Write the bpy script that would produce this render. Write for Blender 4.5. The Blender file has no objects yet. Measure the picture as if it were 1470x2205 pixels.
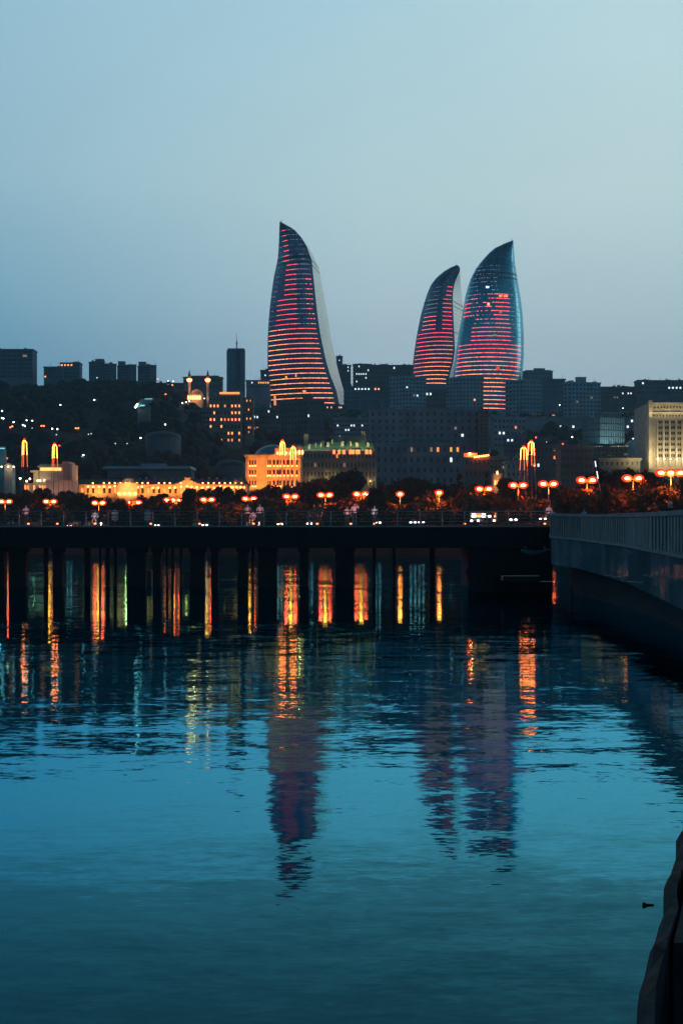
import bpy, bmesh, math, random
from mathutils import Vector, Matrix
R = math.radians
rnd = random.Random(7)
sc = bpy.context.scene
COL = sc.collection

# ------------------------------------------------------------------ camera
F = 3380.0          # focal length in photograph pixels (photograph 1470 x 2205)
HZ = 1178.0         # horizon row
H = 3.2             # eye height above the water
cam_d = bpy.data.cameras.new('camera')
cam = bpy.data.objects.new('camera', cam_d); COL.objects.link(cam)
cam.location = (0, 0, H); cam.rotation_euler = (R(90), 0, 0)
cam_d.sensor_fit = 'VERTICAL'; cam_d.sensor_height = 36.0
cam_d.lens = 36.0 * F / 2205.0
cam_d.shift_y = (HZ - 1102.5) / 2205.0
cam_d.clip_start = 0.1; cam_d.clip_end = 30000
sc.camera = cam

# ------------------------------------------------------------------ world
def lin(r, g, b):
    f = lambda v: (v / 255 / 12.92) if v <= 10 else ((v / 255 + .055) / 1.055) ** 2.4
    return (f(r), f(g), f(b), 1)
w = bpy.data.worlds.new('World'); sc.world = w; w.use_nodes = True
nt = w.node_tree; nt.nodes.clear()
def N(t, nt=nt, **k):
    n = nt.nodes.new(t)
    for a, b in k.items(): setattr(n, a, b)
    return n
def ramp(nt, pts, interp='EASE'):
    n = nt.nodes.new('ShaderNodeValToRGB'); r = n.color_ramp; r.interpolation = interp
    r.elements[0].position = pts[0][0]; r.elements[0].color = pts[0][1]
    r.elements[1].position = pts[-1][0]; r.elements[1].color = pts[-1][1]
    for p, c in pts[1:-1]:
        e = r.elements.new(p); e.color = c
    return n
L = nt.links.new
tc = N('ShaderNodeTexCoord'); sep = N('ShaderNodeSeparateXYZ'); L(tc.outputs['Generated'], sep.inputs[0])
DEEP = (.006, .105, .165, 1); ZEN = (.004, .05, .085, 1)
r_mid = ramp(nt, [(0, lin(150, 175, 190)), (.10, lin(163, 187, 201)), (.15, lin(170, 196, 206)), (.22, lin(176, 204, 210)),
                  (.34, lin(165, 201, 213)), (.52, DEEP), (1, ZEN)], 'LINEAR')
r_left = ramp(nt, [(0, lin(60, 122, 155)), (.10, lin(76, 140, 172)), (.16, lin(112, 162, 187)), (.23, lin(140, 181, 199)),
                   (.34, lin(140, 182, 202)), (.50, DEEP), (1, ZEN)], 'LINEAR')
r_right = ramp(nt, [(0, lin(150, 175, 188)), (.10, lin(162, 187, 198)), (.15, lin(172, 198, 205)), (.22, lin(184, 209, 213)),
                    (.34, lin(180, 210, 217)), (.55, DEEP), (1, ZEN)], 'LINEAR')
for r_ in (r_mid, r_left, r_right): L(sep.outputs['Z'], r_.inputs[0])
def mrange(nt, src, a, b, smooth=True):
    m = nt.nodes.new('ShaderNodeMapRange'); m.interpolation_type = 'SMOOTHSTEP' if smooth else 'LINEAR'
    m.inputs['From Min'].default_value = a; m.inputs['From Max'].default_value = b
    nt.links.new(src, m.inputs['Value']); return m.outputs['Result']
mx1 = N('ShaderNodeMixRGB'); L(mrange(nt, sep.outputs['X'], -.26, .02, False), mx1.inputs[0]); L(r_left.outputs[0], mx1.inputs[1]); L(r_mid.outputs[0], mx1.inputs[2])
mx2 = N('ShaderNodeMixRGB'); L(mrange(nt, sep.outputs['X'], 0, .2), mx2.inputs[0]); L(mx1.outputs[0], mx2.inputs[1]); L(r_right.outputs[0], mx2.inputs[2])
# the afterglow is ahead of the camera; the sky behind it is already night
r_y = ramp(nt, [(0, (.19, .29, .37, 1)), (.40, (.21, .32, .40, 1)), (.60, (.28, .38, .44, 1)), (.85, (1, 1, 1, 1)), (1, (1, 1, 1, 1))], 'LINEAR')
L(mrange(nt, sep.outputs['Y'], -1, 1, False), r_y.inputs[0])
mx3 = N('ShaderNodeMixRGB', blend_type='MULTIPLY'); mx3.inputs[0].default_value = 1
L(mx2.outputs[0], mx3.inputs[1]); L(r_y.outputs[0], mx3.inputs[2])
nish = N('ShaderNodeTexSky', sky_type='NISHITA'); nish.sun_disc = False
nish.sun_elevation = R(-3.0); nish.sun_rotation = R(70); nish.air_density = 1.4; nish.ozone_density = 3
bg = N('ShaderNodeBackground'); bg.inputs[1].default_value = 1.19
bg2 = N('ShaderNodeBackground'); bg2.inputs[1].default_value = .05
add = N('ShaderNodeAddShader'); wo = N('ShaderNodeOutputWorld')
cn = N('ShaderNodeTexNoise'); cn.inputs['Scale'].default_value = 2.2; cn.inputs['Detail'].default_value = 4; cmp_ = N('ShaderNodeMapping'); cmp_.inputs['Scale'].default_value = (1, 1, 4)
L(tc.outputs['Generated'], cmp_.inputs[0]); L(cmp_.outputs[0], cn.inputs[0])
cr_ = ramp(nt, [(.3, (.955, .955, .965, 1)), (.7, (1.0, 1.0, 1.0, 1))], 'EASE'); L(cn.outputs['Fac'], cr_.inputs[0])
mx4 = N('ShaderNodeMixRGB', blend_type='MULTIPLY'); mx4.inputs[0].default_value = 1; L(mx3.outputs[0], mx4.inputs[1]); L(cr_.outputs[0], mx4.inputs[2])
L(mx4.outputs[0], bg.inputs[0]); L(nish.outputs[0], bg2.inputs[0]); L(bg.outputs[0], add.inputs[0]); L(bg2.outputs[0], add.inputs[1]); L(add.outputs[0], wo.inputs[0])
# the sun has set behind the hill: only a trace of broad glow is left of it
sl = bpy.data.lights.new('sun', 'SUN'); sl.energy = .22; sl.angle = R(20); sl.color = (1, .93, .85)
so = bpy.data.objects.new('sun', sl); COL.objects.link(so); so.rotation_euler = (R(80), 0, R(110))
sc.view_settings.view_transform = 'Standard'; sc.view_settings.look = 'None'
sc.view_settings.exposure = 0; sc.view_settings.gamma = 1
sc.cycles.max_bounces = 6; sc.cycles.glossy_bounces = 3; sc.cycles.diffuse_bounces = 2
sc.cycles.use_denoising = True
sc.cycles.sample_clamp_indirect = 250

# ------------------------------------------------------------------ materials
def mat(name, c, rough=.8, metal=0, var=.25, nscale=.3, bump=0, spec=.5):
    m = bpy.data.materials.new(name); m.use_nodes = True; t = m.node_tree
    p = t.nodes['Principled BSDF']
    p.inputs['Roughness'].default_value = rough; p.inputs['Metallic'].default_value = metal
    p.inputs['Specular IOR Level'].default_value = spec
    co = t.nodes.new('ShaderNodeTexCoord'); n = t.nodes.new('ShaderNodeTexNoise')
    n.inputs['Scale'].default_value = nscale; n.inputs['Detail'].default_value = 6
    t.links.new(co.outputs['Object'], n.inputs['Vector'])
    a = [v * (1 - var) for v in c[:3]] + [1]; b = [min(1, v * (1 + var)) for v in c[:3]] + [1]
    r = ramp(t, [(.3, a), (.7, b)], 'LINEAR'); t.links.new(n.outputs['Fac'], r.inputs[0]); t.links.new(r.outputs[0], p.inputs['Base Color'])
    if bump:
        bp = t.nodes.new('ShaderNodeBump'); bp.inputs['Strength'].default_value = bump
        t.links.new(n.outputs['Fac'], bp.inputs['Height']); t.links.new(bp.outputs[0], p.inputs['Normal'])
    return m
def emi(name, c, s, sample=False):
    m = bpy.data.materials.new(name); m.use_nodes = True; t = m.node_tree; p = t.nodes['Principled BSDF']
    p.inputs['Base Color'].default_value = (.1, .1, .1, 1)
    p.inputs['Emission Color'].default_value = (*c, 1); p.inputs['Emission Strength'].default_value = s
    m.cycles.emission_sampling = 'FRONT_BACK' if sample else 'NONE'
    return m
def attr_emi(name):
    m = bpy.data.materials.new(name); m.use_nodes = True; t = m.node_tree; p = t.nodes['Principled BSDF']
    a = t.nodes.new('ShaderNodeAttribute'); a.attribute_name = 'Col'
    p.inputs['Base Color'].default_value = (.05, .05, .05, 1)
    t.links.new(a.outputs['Color'], p.inputs['Emission Color']); p.inputs['Emission Strength'].default_value = 1
    m.cycles.emission_sampling = 'NONE'
    return m
M = {}
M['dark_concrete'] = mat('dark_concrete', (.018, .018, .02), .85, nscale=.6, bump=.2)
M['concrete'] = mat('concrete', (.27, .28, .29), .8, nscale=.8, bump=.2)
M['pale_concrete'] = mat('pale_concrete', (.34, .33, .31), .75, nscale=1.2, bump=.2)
M['wet_stone'] = mat('wet_stone', (.03, .042, .052), .8, nscale=7, var=.6, bump=.9, spec=.15)
M['steel'] = mat('steel', (.3, .3, .31), .25, .8)
M['black_steel'] = mat('black_steel', (.03, .03, .035), .5, .4)
M['facade_blue'] = mat('facade_blue', (.08, .20, .28), .8, nscale=.12, var=.35)
M['slab_blue'] = mat('slab_blue', (.36, .50, .58), .8, nscale=.12, var=.3)
M['facade_grey'] = mat('facade_grey', (.32, .33, .36), .85, nscale=.1, var=.35)
M['facade_dark'] = mat('facade_dark', (.15, .16, .175), .85, nscale=.1, var=.35)
M['facade_brown'] = mat('facade_brown', (.22, .17, .15), .85, nscale=.1, var=.3)
M['facade_teal'] = mat('facade_teal', (.16, .30, .34), .7, nscale=.1, var=.3)
M['limestone'] = mat('limestone', (.50, .42, .30), .8, nscale=.4, var=.18, bump=.1)
M['limestone_dim'] = mat('limestone_dim', (.30, .27, .22), .85, nscale=.25, var=.3)
M['pale_stone'] = mat('pale_stone', (.50, .47, .42), .8, nscale=.3, var=.2)
M['slate_roof'] = mat('slate_roof', (.07, .08, .10), .6, nscale=.4)
M['green_roof'] = mat('green_roof', (.07, .15, .12), .55, nscale=.3)
M['zinc_roof'] = mat('zinc_roof', (.32, .38, .42), .4, .3, nscale=.1)
M['glass'] = mat('window_glass', (.02, .03, .04), .12, 0, .2)
M['frame'] = mat('window_frame', (.10, .10, .10), .6)
M['teal_glass'] = mat('teal_glass', (.10, .24, .27), .25, .3, .3, .5)
M['bark'] = mat('bark', (.06, .045, .03), .9, nscale=3)
M['leaf'] = mat('leaf', (.030, .042, .016), .7, var=.5, nscale=.9)
M['leaf_shrub'] = mat('leaf_shrub', (.10, .10, .03), .7, var=.5, nscale=1.5)
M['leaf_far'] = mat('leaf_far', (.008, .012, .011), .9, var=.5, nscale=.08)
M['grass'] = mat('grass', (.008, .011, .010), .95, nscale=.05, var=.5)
M['asphalt'] = mat('asphalt', (.05, .05, .05), .8)
M['skin'] = mat('skin', (.45, .27, .2), .6)
M['hair'] = mat('hair', (.02, .015, .01), .6)
M['pink_cloth'] = mat('pink_cloth', (.85, .50, .55), .8)
M['white_cloth'] = mat('white_cloth', (.65, .68, .72), .8)
M['blue_cloth'] = mat('blue_cloth', (.30, .50, .62), .8)
M['dark_cloth'] = mat('dark_cloth', (.02, .02, .025), .9)
M['car_paint'] = mat('car_paint', (.45, .45, .47), .3, .2)
M['car_dark'] = mat('car_dark', (.05, .05, .06), .3, .2)
M['tyre'] = mat('tyre', (.02, .02, .02), .9)
M['boat_hull'] = mat('boat_hull', (.014, .016, .02), .5)
M['boat_white'] = mat('boat_white', (.55, .55, .58), .5)
M['sodium'] = emi('sodium_lamp', (1, .026, .008), 280, True)
M['sodium_glow'] = emi('sodium_glow', (1, .040, .002), 1.2)  # dim red-orange emission, mainly the halo put around the street lamp heads
M['sodium_small'] = emi('sodium_small', (1, .09, .02), 14)
M['white_lamp'] = emi('white_lamp', (.85, 1, .92), 10)
M['red_lamp'] = emi('red_lamp', (1, .05, .02), 12)
M['mast_light'] = emi('mast_light', (1, .050, .006), 110, True)
M['mast_light_low'] = emi('mast_light_low', (1, .10, .02), 3.5, True)
M['warm_pane'] = emi('warm_window', (1, .27, .07), 1.9)
M['bright_pane'] = emi('bright_warm_window', (1, .25, .07), 3.8)
M['cool_pane'] = emi('cool_window', (.8, .95, 1), 1.8)
M['dim_pane'] = emi('dim_window', (1, .6, .35), .35)
M['flood'] = emi('floodlight', (1, .18, .045), 16)
M['flood_or'] = emi('floodlight_orange', (1, .45, .12), 12)
M['flood_pale'] = emi('floodlight_pale', (1, .66, .34), 8)
M['strip'] = attr_emi('led_strip')
M['headlight'] = emi('headlight', (1, .93, .86), 8)
M['taillight'] = emi('taillight', (1, .06, .03), 6)
M['teal_light'] = emi('teal_light', (.25, .85, .9), 1.1)

# ------------------------------------------------------------------ mesh builder
def px(x, y, Y): return Vector(((x - 735) * Y / F, Y, H + (HZ - y) * Y / F))
def PX(x, Y): return (x - 735) * Y / F
def PZ(y, Y): return H + (HZ - y) * Y / F
class MB:
    def __init__(s): s.v = []; s.f = []; s.m = []; s.smooth = []; s.col = []
    def add(s, vs, fs, mi=0, smooth=False, col=None):
        o = len(s.v); s.v += [tuple(v) for v in vs]
        for f in fs: s.f.append([i + o for i in f]); s.m.append(mi); s.smooth.append(smooth)
        s.col += [col or (1, 1, 1)] * len(vs)
        return s
    def box(s, x0, x1, y0, y1, z0, z1, mi=0):
        vs = [(x0, y0, z0), (x1, y0, z0), (x1, y1, z0), (x0, y1, z0), (x0, y0, z1), (x1, y0, z1), (x1, y1, z1), (x0, y1, z1)]
        return s.add(vs, [(3, 2, 1, 0), (4, 5, 6, 7), (0, 1, 5, 4), (1, 2, 6, 5), (2, 3, 7, 6), (3, 0, 4, 7)], mi)
    def prism(s, pts, z0, z1, mi=0, top=1.0, smooth=False):
        n = len(pts); cx = sum(p[0] for p in pts) / n; cy = sum(p[1] for p in pts) / n
        vs = [(p[0], p[1], z0) for p in pts] + [(cx + (p[0] - cx) * top, cy + (p[1] - cy) * top, z1) for p in pts]
        s.add(vs, [tuple(reversed(range(n))), tuple(range(n, 2 * n))], mi)
        o = len(s.v) - 2 * n
        for i in range(n):
            j = (i + 1) % n; s.f.append([o + i, o + j, o + n + j, o + n + i]); s.m.append(mi); s.smooth.append(smooth)
        return s
    def tube(s, a, b, r0, r1=None, n=8, mi=0, cap=True):
        a = Vector(a); b = Vector(b); r1 = r0 if r1 is None else r1
        d = (b - a).normalized(); u = d.cross(Vector((0, 0, 1)) if abs(d.z) < .95 else Vector((1, 0, 0))).normalized(); v = d.cross(u)
        vs = []
        for p, r in ((a, r0), (b, r1)):
            for i in range(n):
                t = 2 * math.pi * i / n; vs.append(p + u * math.cos(t) * r + v * math.sin(t) * r)
        fs = [(i, n + i, n + (i + 1) % n, (i + 1) % n) for i in range(n)]
        s.add(vs, fs, mi, True)
        if cap:
            o = len(s.v) - 2 * n
            s.f.append([o + i for i in range(n)]); s.f.append([o + n + i for i in reversed(range(n))]); s.m += [mi, mi]; s.smooth += [False, False]
        return s
    def ball(s, c, rx, ry, rz, nu=10, nv=7, mi=0, jit=0, rg=rnd, half=False):
        vs = []; fs = []
        for i in range(nv + 1):
            ph = (math.pi / 2 if half else math.pi) * i / nv
            for j in range(nu):
                th = 2 * math.pi * j / nu; k = 1 + (rg.uniform(-jit, jit) if jit else 0)
                vs.append((c[0] + rx * k * math.sin(ph) * math.cos(th), c[1] + ry * k * math.sin(ph) * math.sin(th), c[2] + rz * k * math.cos(ph)))
        for i in range(nv):
            for j in range(nu):
                fs.append((i * nu + j, (i + 1) * nu + j, (i + 1) * nu + (j + 1) % nu, i * nu + (j + 1) % nu))
        return s.add(vs, fs, mi, True)
    def build(s, name, mats, parent=None, rel=True):
        if not isinstance(mats, (list, tuple)): mats = [mats]
        me = bpy.data.meshes.new(name)
        o = parent.location if (parent is not None and rel) else Vector((0, 0, 0))
        me.from_pydata([(v[0] - o[0], v[1] - o[1], v[2] - o[2]) for v in s.v], [], s.f)
        for m in mats: me.materials.append(m)
        for p, mi, sm in zip(me.polygons, s.m, s.smooth): p.material_index = mi; p.use_smooth = sm
        if any(c != (1, 1, 1) for c in s.col):
            at = me.color_attributes.new('Col', 'FLOAT_COLOR', 'POINT')
            for i, c in enumerate(s.col): at.data[i].color = (*c, 1)
        me.update(); me.validate()
        ob = bpy.data.objects.new(name, me); COL.objects.link(ob)
        if parent is not None: ob.parent = parent
        return ob
def tag(o, label=None, cat=None, group=None, kind=None):
    if label: o['label'] = label
    if cat: o['category'] = cat
    if group: o['group'] = group
    if kind: o['kind'] = kind
    return o
def empty(name, loc, label=None, cat=None, group=None):
    o = bpy.data.objects.new(name, None); COL.objects.link(o); o.location = loc; o.empty_display_size = .5
    return tag(o, label, cat, group)
def children(o): return [c for c in bpy.data.objects if c.parent == o]
CH = {}
def copy_tree(o, parent=None):
    c = o.copy(); COL.objects.link(c)
    if parent is not None: c.parent = parent
    if o.name not in CH: CH[o.name] = children(o)
    for ch in CH[o.name]: copy_tree(ch, c)
    return c
_O = ['first', 'second', 'third', 'fourth', 'fifth', 'sixth', 'seventh', 'eighth', 'ninth']
ORD = _O + ['tenth', 'eleventh', 'twelfth', 'thirteenth', 'fourteenth', 'fifteenth', 'sixteenth', 'seventeenth', 'eighteenth', 'nineteenth']
for _t in ('twent', 'thirt', 'fort', 'fift', 'sixt'): ORD += [_t + 'ieth'] + [_t + 'y-' + q for q in _O]
def light(name, kind, loc, energy, color, parent=None, size=.3, rot=None, sx=None, sy=None):
    ld = bpy.data.lights.new(name, kind); ld.energy = energy; ld.color = color
    if kind == 'AREA': ld.shape = 'RECTANGLE'; ld.size = sx; ld.size_y = sy
    else: ld.shadow_soft_size = size
    o = bpy.data.objects.new(name, ld); COL.objects.link(o)
    p = Vector(loc)
    if parent is not None: p = p - parent.location; o.parent = parent
    o.location = p
    if rot: o.rotation_euler = rot
    return o

# ------------------------------------------------------------------ terrain
def interp(tab, x):
    if x <= tab[0][0]: return tab[0][1]
    for (a, b), (c, d) in zip(tab, tab[1:]):
        if x <= c: return b + (d - b) * (x - a) / (c - a)
    return tab[-1][1]
LAMPY = [(-2500, 560), (-400, 540), (108, 505), (375, 482), (537, 470), (700, 444), (945, 418), (1042, 400), (1180, 368), (1262, 349), (1365, 338), (1442, 316), (1900, 280), (4500, 240)]
def lampY(u): return interp(LAMPY, u)
def shoreY(u): return lampY(u) - 16
PROF = [(0, 9), (600, 9), (700, 20), (800, 34), (1000, 68), (1200, 98), (1400, 120), (1500, 127), (1700, 136), (2200, 118), (4000, 60), (9000, 10)]
BOOST = [(0, 0), (600, 0), (800, 15), (1000, 28), (1200, 27), (1400, 19), (1600, 10), (2000, 0)]
def hillz(u, Y):
    d = Y - shoreY(u)
    if d < 0: return -1.5
    if d < 9: return .5 + d / 9 * 8.5
    k = max(0, min(1, (500 - u) / 150))
    z = interp(PROF, Y) + k * interp(BOOST, Y)
    return z + 2.0 * max(0, min(1, (Y - 620) / 200)) * (math.sin(u * .021 + Y * .013) + math.sin(u * .05 - Y * .02) * .5)
def zt(X, Y): return hillz(735 + X * F / Y, Y)
def ground_at(u, y):            # first depth at which the slope reaches picture row y
    Y = 610.0
    while Y < 1600:
        if HZ - (hillz(u, Y) - H) * F / Y <= y: return Y
        Y += 4
    return 1500
us = list(range(-2000, -200, 200)) + list(range(-200, 1700, 20)) + list(range(1700, 3600, 200))
ds = [-3, 0, 3, 6, 9, 9.02, 20, 40, 70, 100] + list(range(130, 1300, 22)) + [1400, 1600, 1900]
mb = MB(); vs = []; fs = []
for d in ds:
    for u in us:
        Y = shoreY(u) + d; vs.append((PX(u, Y), Y, hillz(u, Y)))
nu = len(us)
for i in range(len(ds) - 1):
    for j in range(nu - 1): fs.append((i * nu + j, i * nu + j + 1, (i + 1) * nu + j + 1, (i + 1) * nu + j))
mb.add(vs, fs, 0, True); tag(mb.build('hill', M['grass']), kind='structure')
# shore road, laid over the embankment top
mb = MB(); vs = []; fs = []
for u in us:
    Y = shoreY(u)
    for d in (10.5, 14): vs.append((PX(u, Y + d), Y + d, 9.02))
for j in range(nu - 1): fs.append((2 * j, 2 * j + 2, 2 * j + 3, 2 * j + 1))
mb.add(vs, fs); tag(mb.build('road', M['asphalt']), kind='structure')
# retaining quay wall at the water's edge of the far shore
mb = MB(); ul = [u for u in us if -600 <= u <= 2400]
for a, b in zip(ul, ul[1:]):
    p = (PX(a, shoreY(a) - .6), shoreY(a) - .6); q = (PX(b, shoreY(b) - .6), shoreY(b) - .6)
    mb.add([(p[0], p[1], -1), (q[0], q[1], -1), (q[0], q[1], 1.0), (p[0], p[1], 1.0), (p[0], p[1] + 1.2, 1.0), (q[0], q[1] + 1.2, 1.0)], [(0, 1, 2, 3), (3, 2, 5, 4)])
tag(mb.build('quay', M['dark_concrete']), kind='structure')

# ------------------------------------------------------------------ water
def water_material():
    m = bpy.data.materials.new('sea_water'); m.use_nodes = True; t = m.node_tree; t.nodes.clear(); l = t.links.new
    geo = t.nodes.new('ShaderNodeNewGeometry')
    def slopes(sx, sy, detail, k):
        mp = t.nodes.new('ShaderNodeMapping'); mp.inputs['Scale'].default_value = (sx, sy, 1)
        l(geo.outputs['Position'], mp.inputs[0])
        n = t.nodes.new('ShaderNodeTexNoise'); n.inputs['Scale'].default_value = 1; n.inputs['Detail'].default_value = detail
        l(mp.outputs[0], n.inputs[0])
        s = t.nodes.new('ShaderNodeVectorMath'); s.operation = 'SUBTRACT'; l(n.outputs['Color'], s.inputs[0]); s.inputs[1].default_value = (.5, .5, .5)
        q = t.nodes.new('ShaderNodeVectorMath'); q.operation = 'MULTIPLY'; l(s.outputs[0], q.inputs[0]); q.inputs[1].default_value = (k * .5, k, 0)
        return q.outputs[0]
    def vadd(a, b):
        v = t.nodes.new('ShaderNodeVectorMath'); v.operation = 'ADD'; l(a, v.inputs[0]); l(b, v.inputs[1]); return v.outputs[0]
    s = vadd(vadd(slopes(.5, 1.1, 2, .06), slopes(2.2, 5.0, 2, .06)), slopes(7, 16, 2, .06))
    # calm patches and ruffled patches
    pn = t.nodes.new('ShaderNodeTexNoise'); pn.inputs['Scale'].default_value = .06; pn.inputs['Detail'].default_value = 3; l(geo.outputs['Position'], pn.inputs[0])
    pr = mrange(t, pn.outputs['Fac'], .35, .65)
    pm = t.nodes.new('ShaderNodeMath'); pm.operation = 'MULTIPLY_ADD'; l(pr, pm.inputs[0]); pm.inputs[1].default_value = .8; pm.inputs[2].default_value = .5
    sy = t.nodes.new('ShaderNodeSeparateXYZ'); l(geo.outputs['Position'], sy.inputs[0]); far = mrange(t, sy.outputs['Y'], 60, 170)
    fm = t.nodes.new('ShaderNodeMath'); fm.operation = 'MULTIPLY_ADD'; l(far, fm.inputs[0]); fm.inputs[1].default_value = .8; fm.inputs[2].default_value = 1
    pk = t.nodes.new('ShaderNodeMath'); pk.operation = 'MULTIPLY'; l(pm.outputs[0], pk.inputs[0]); l(fm.outputs[0], pk.inputs[1]); pm = pk
    sc_ = t.nodes.new('ShaderNodeVectorMath'); sc_.operation = 'SCALE'; l(s, sc_.inputs[0]); l(pm.outputs[0], sc_.inputs['Scale'])
    up = t.nodes.new('ShaderNodeVectorMath'); up.operation = 'ADD'; l(sc_.outputs[0], up.inputs[0]); up.inputs[1].default_value = (0, 0, 1)
    nm = t.nodes.new('ShaderNodeVectorMath'); nm.operation = 'NORMALIZE'; l(up.outputs[0], nm.inputs[0])
    dt = t.nodes.new('ShaderNodeVectorMath'); dt.operation = 'DOT_PRODUCT'; l(nm.outputs[0], dt.inputs[0]); l(geo.outputs['Incoming'], dt.inputs[1])
    fr = ramp(t, [(v, (k, k, k, 1)) for v, k in ((0, 1), (.05, .94), (.10, .84), (.14, .70), (.17, .55), (.21, .25), (.24, .17), (.28, .10), (.32, .06), (.42, .04), (1, .02))], 'LINEAR'); l(dt.outputs['Value'], fr.inputs[0])
    g = t.nodes.new('ShaderNodeBsdfGlossy'); g.inputs['Roughness'].default_value = .035; g.inputs['Color'].default_value = (.17, .76, 1, 1); l(nm.outputs[0], g.inputs['Normal'])
    d = t.nodes.new('ShaderNodeBsdfDiffuse'); d.inputs['Color'].default_value = (.0, .008, .018, 1)
    mx = t.nodes.new('ShaderNodeMixShader'); l(fr.outputs[0], mx.inputs[0]); l(d.outputs[0], mx.inputs[1]); l(g.outputs[0], mx.inputs[2])
    o = t.nodes.new('ShaderNodeOutputMaterial'); l(mx.outputs[0], o.inputs[0])
    return m
mb = MB(); mb.add([(-1500, -300, 0), (1500, -300, 0), (1500, 700, 0), (-1500, 700, 0)], [(0, 1, 2, 3)])
tag(mb.build('water', water_material()), kind='structure')

# ------------------------------------------------------------------ flame-shaped towers
def facade_mat(name, c, rough, metal, floor_h):
    m = mat(name, c, rough, metal, .15, .05); t = m.node_tree; p = t.nodes['Principled BSDF']; l = t.links.new
    co = t.nodes.new('ShaderNodeNewGeometry'); s = t.nodes.new('ShaderNodeSeparateXYZ'); l(co.outputs['Position'], s.inputs[0])
    def lines(src, period, width):
        a = t.nodes.new('ShaderNodeMath'); a.operation = 'DIVIDE'; l(src, a.inputs[0]); a.inputs[1].default_value = period
        b = t.nodes.new('ShaderNodeMath'); b.operation = 'FRACT'; l(a.outputs[0], b.inputs[0])
        e = t.nodes.new('ShaderNodeMath'); e.operation = 'LESS_THAN'; l(b.outputs[0], e.inputs[0]); e.inputs[1].default_value = width; return e.outputs[0]
    h = lines(s.outputs['Z'], floor_h, .16); v = lines(s.outputs['X'], 3.0, .15)
    mxn = t.nodes.new('ShaderNodeMath'); mxn.operation = 'MAXIMUM'; l(h, mxn.inputs[0]); l(v, mxn.inputs[1])
    mul = t.nodes.new('ShaderNodeMath'); mul.operation = 'MULTIPLY_ADD'; l(mxn.outputs[0], mul.inputs[0]); mul.inputs[1].default_value = .18; mul.inputs[2].default_value = rough
    l(mul.outputs[0], p.inputs['Roughness'])
    return m
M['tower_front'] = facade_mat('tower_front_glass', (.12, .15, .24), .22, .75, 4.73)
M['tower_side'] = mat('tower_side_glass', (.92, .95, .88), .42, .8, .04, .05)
M['tower_blue'] = facade_mat('tower_blue_glass', (.10, .36, .48), .22, .95, 4.73)
def prof_at(p, y):
    if y <= p[0][0]: return p[0][1:]
    for a, b in zip(p, p[1:]):
        if y <= b[0]:
            k = (y - a[0]) / (b[0] - a[0]); return tuple(u + (v - u) * k for u, v in zip(a[1:], b[1:]))
    return p[-1][1:]
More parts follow.
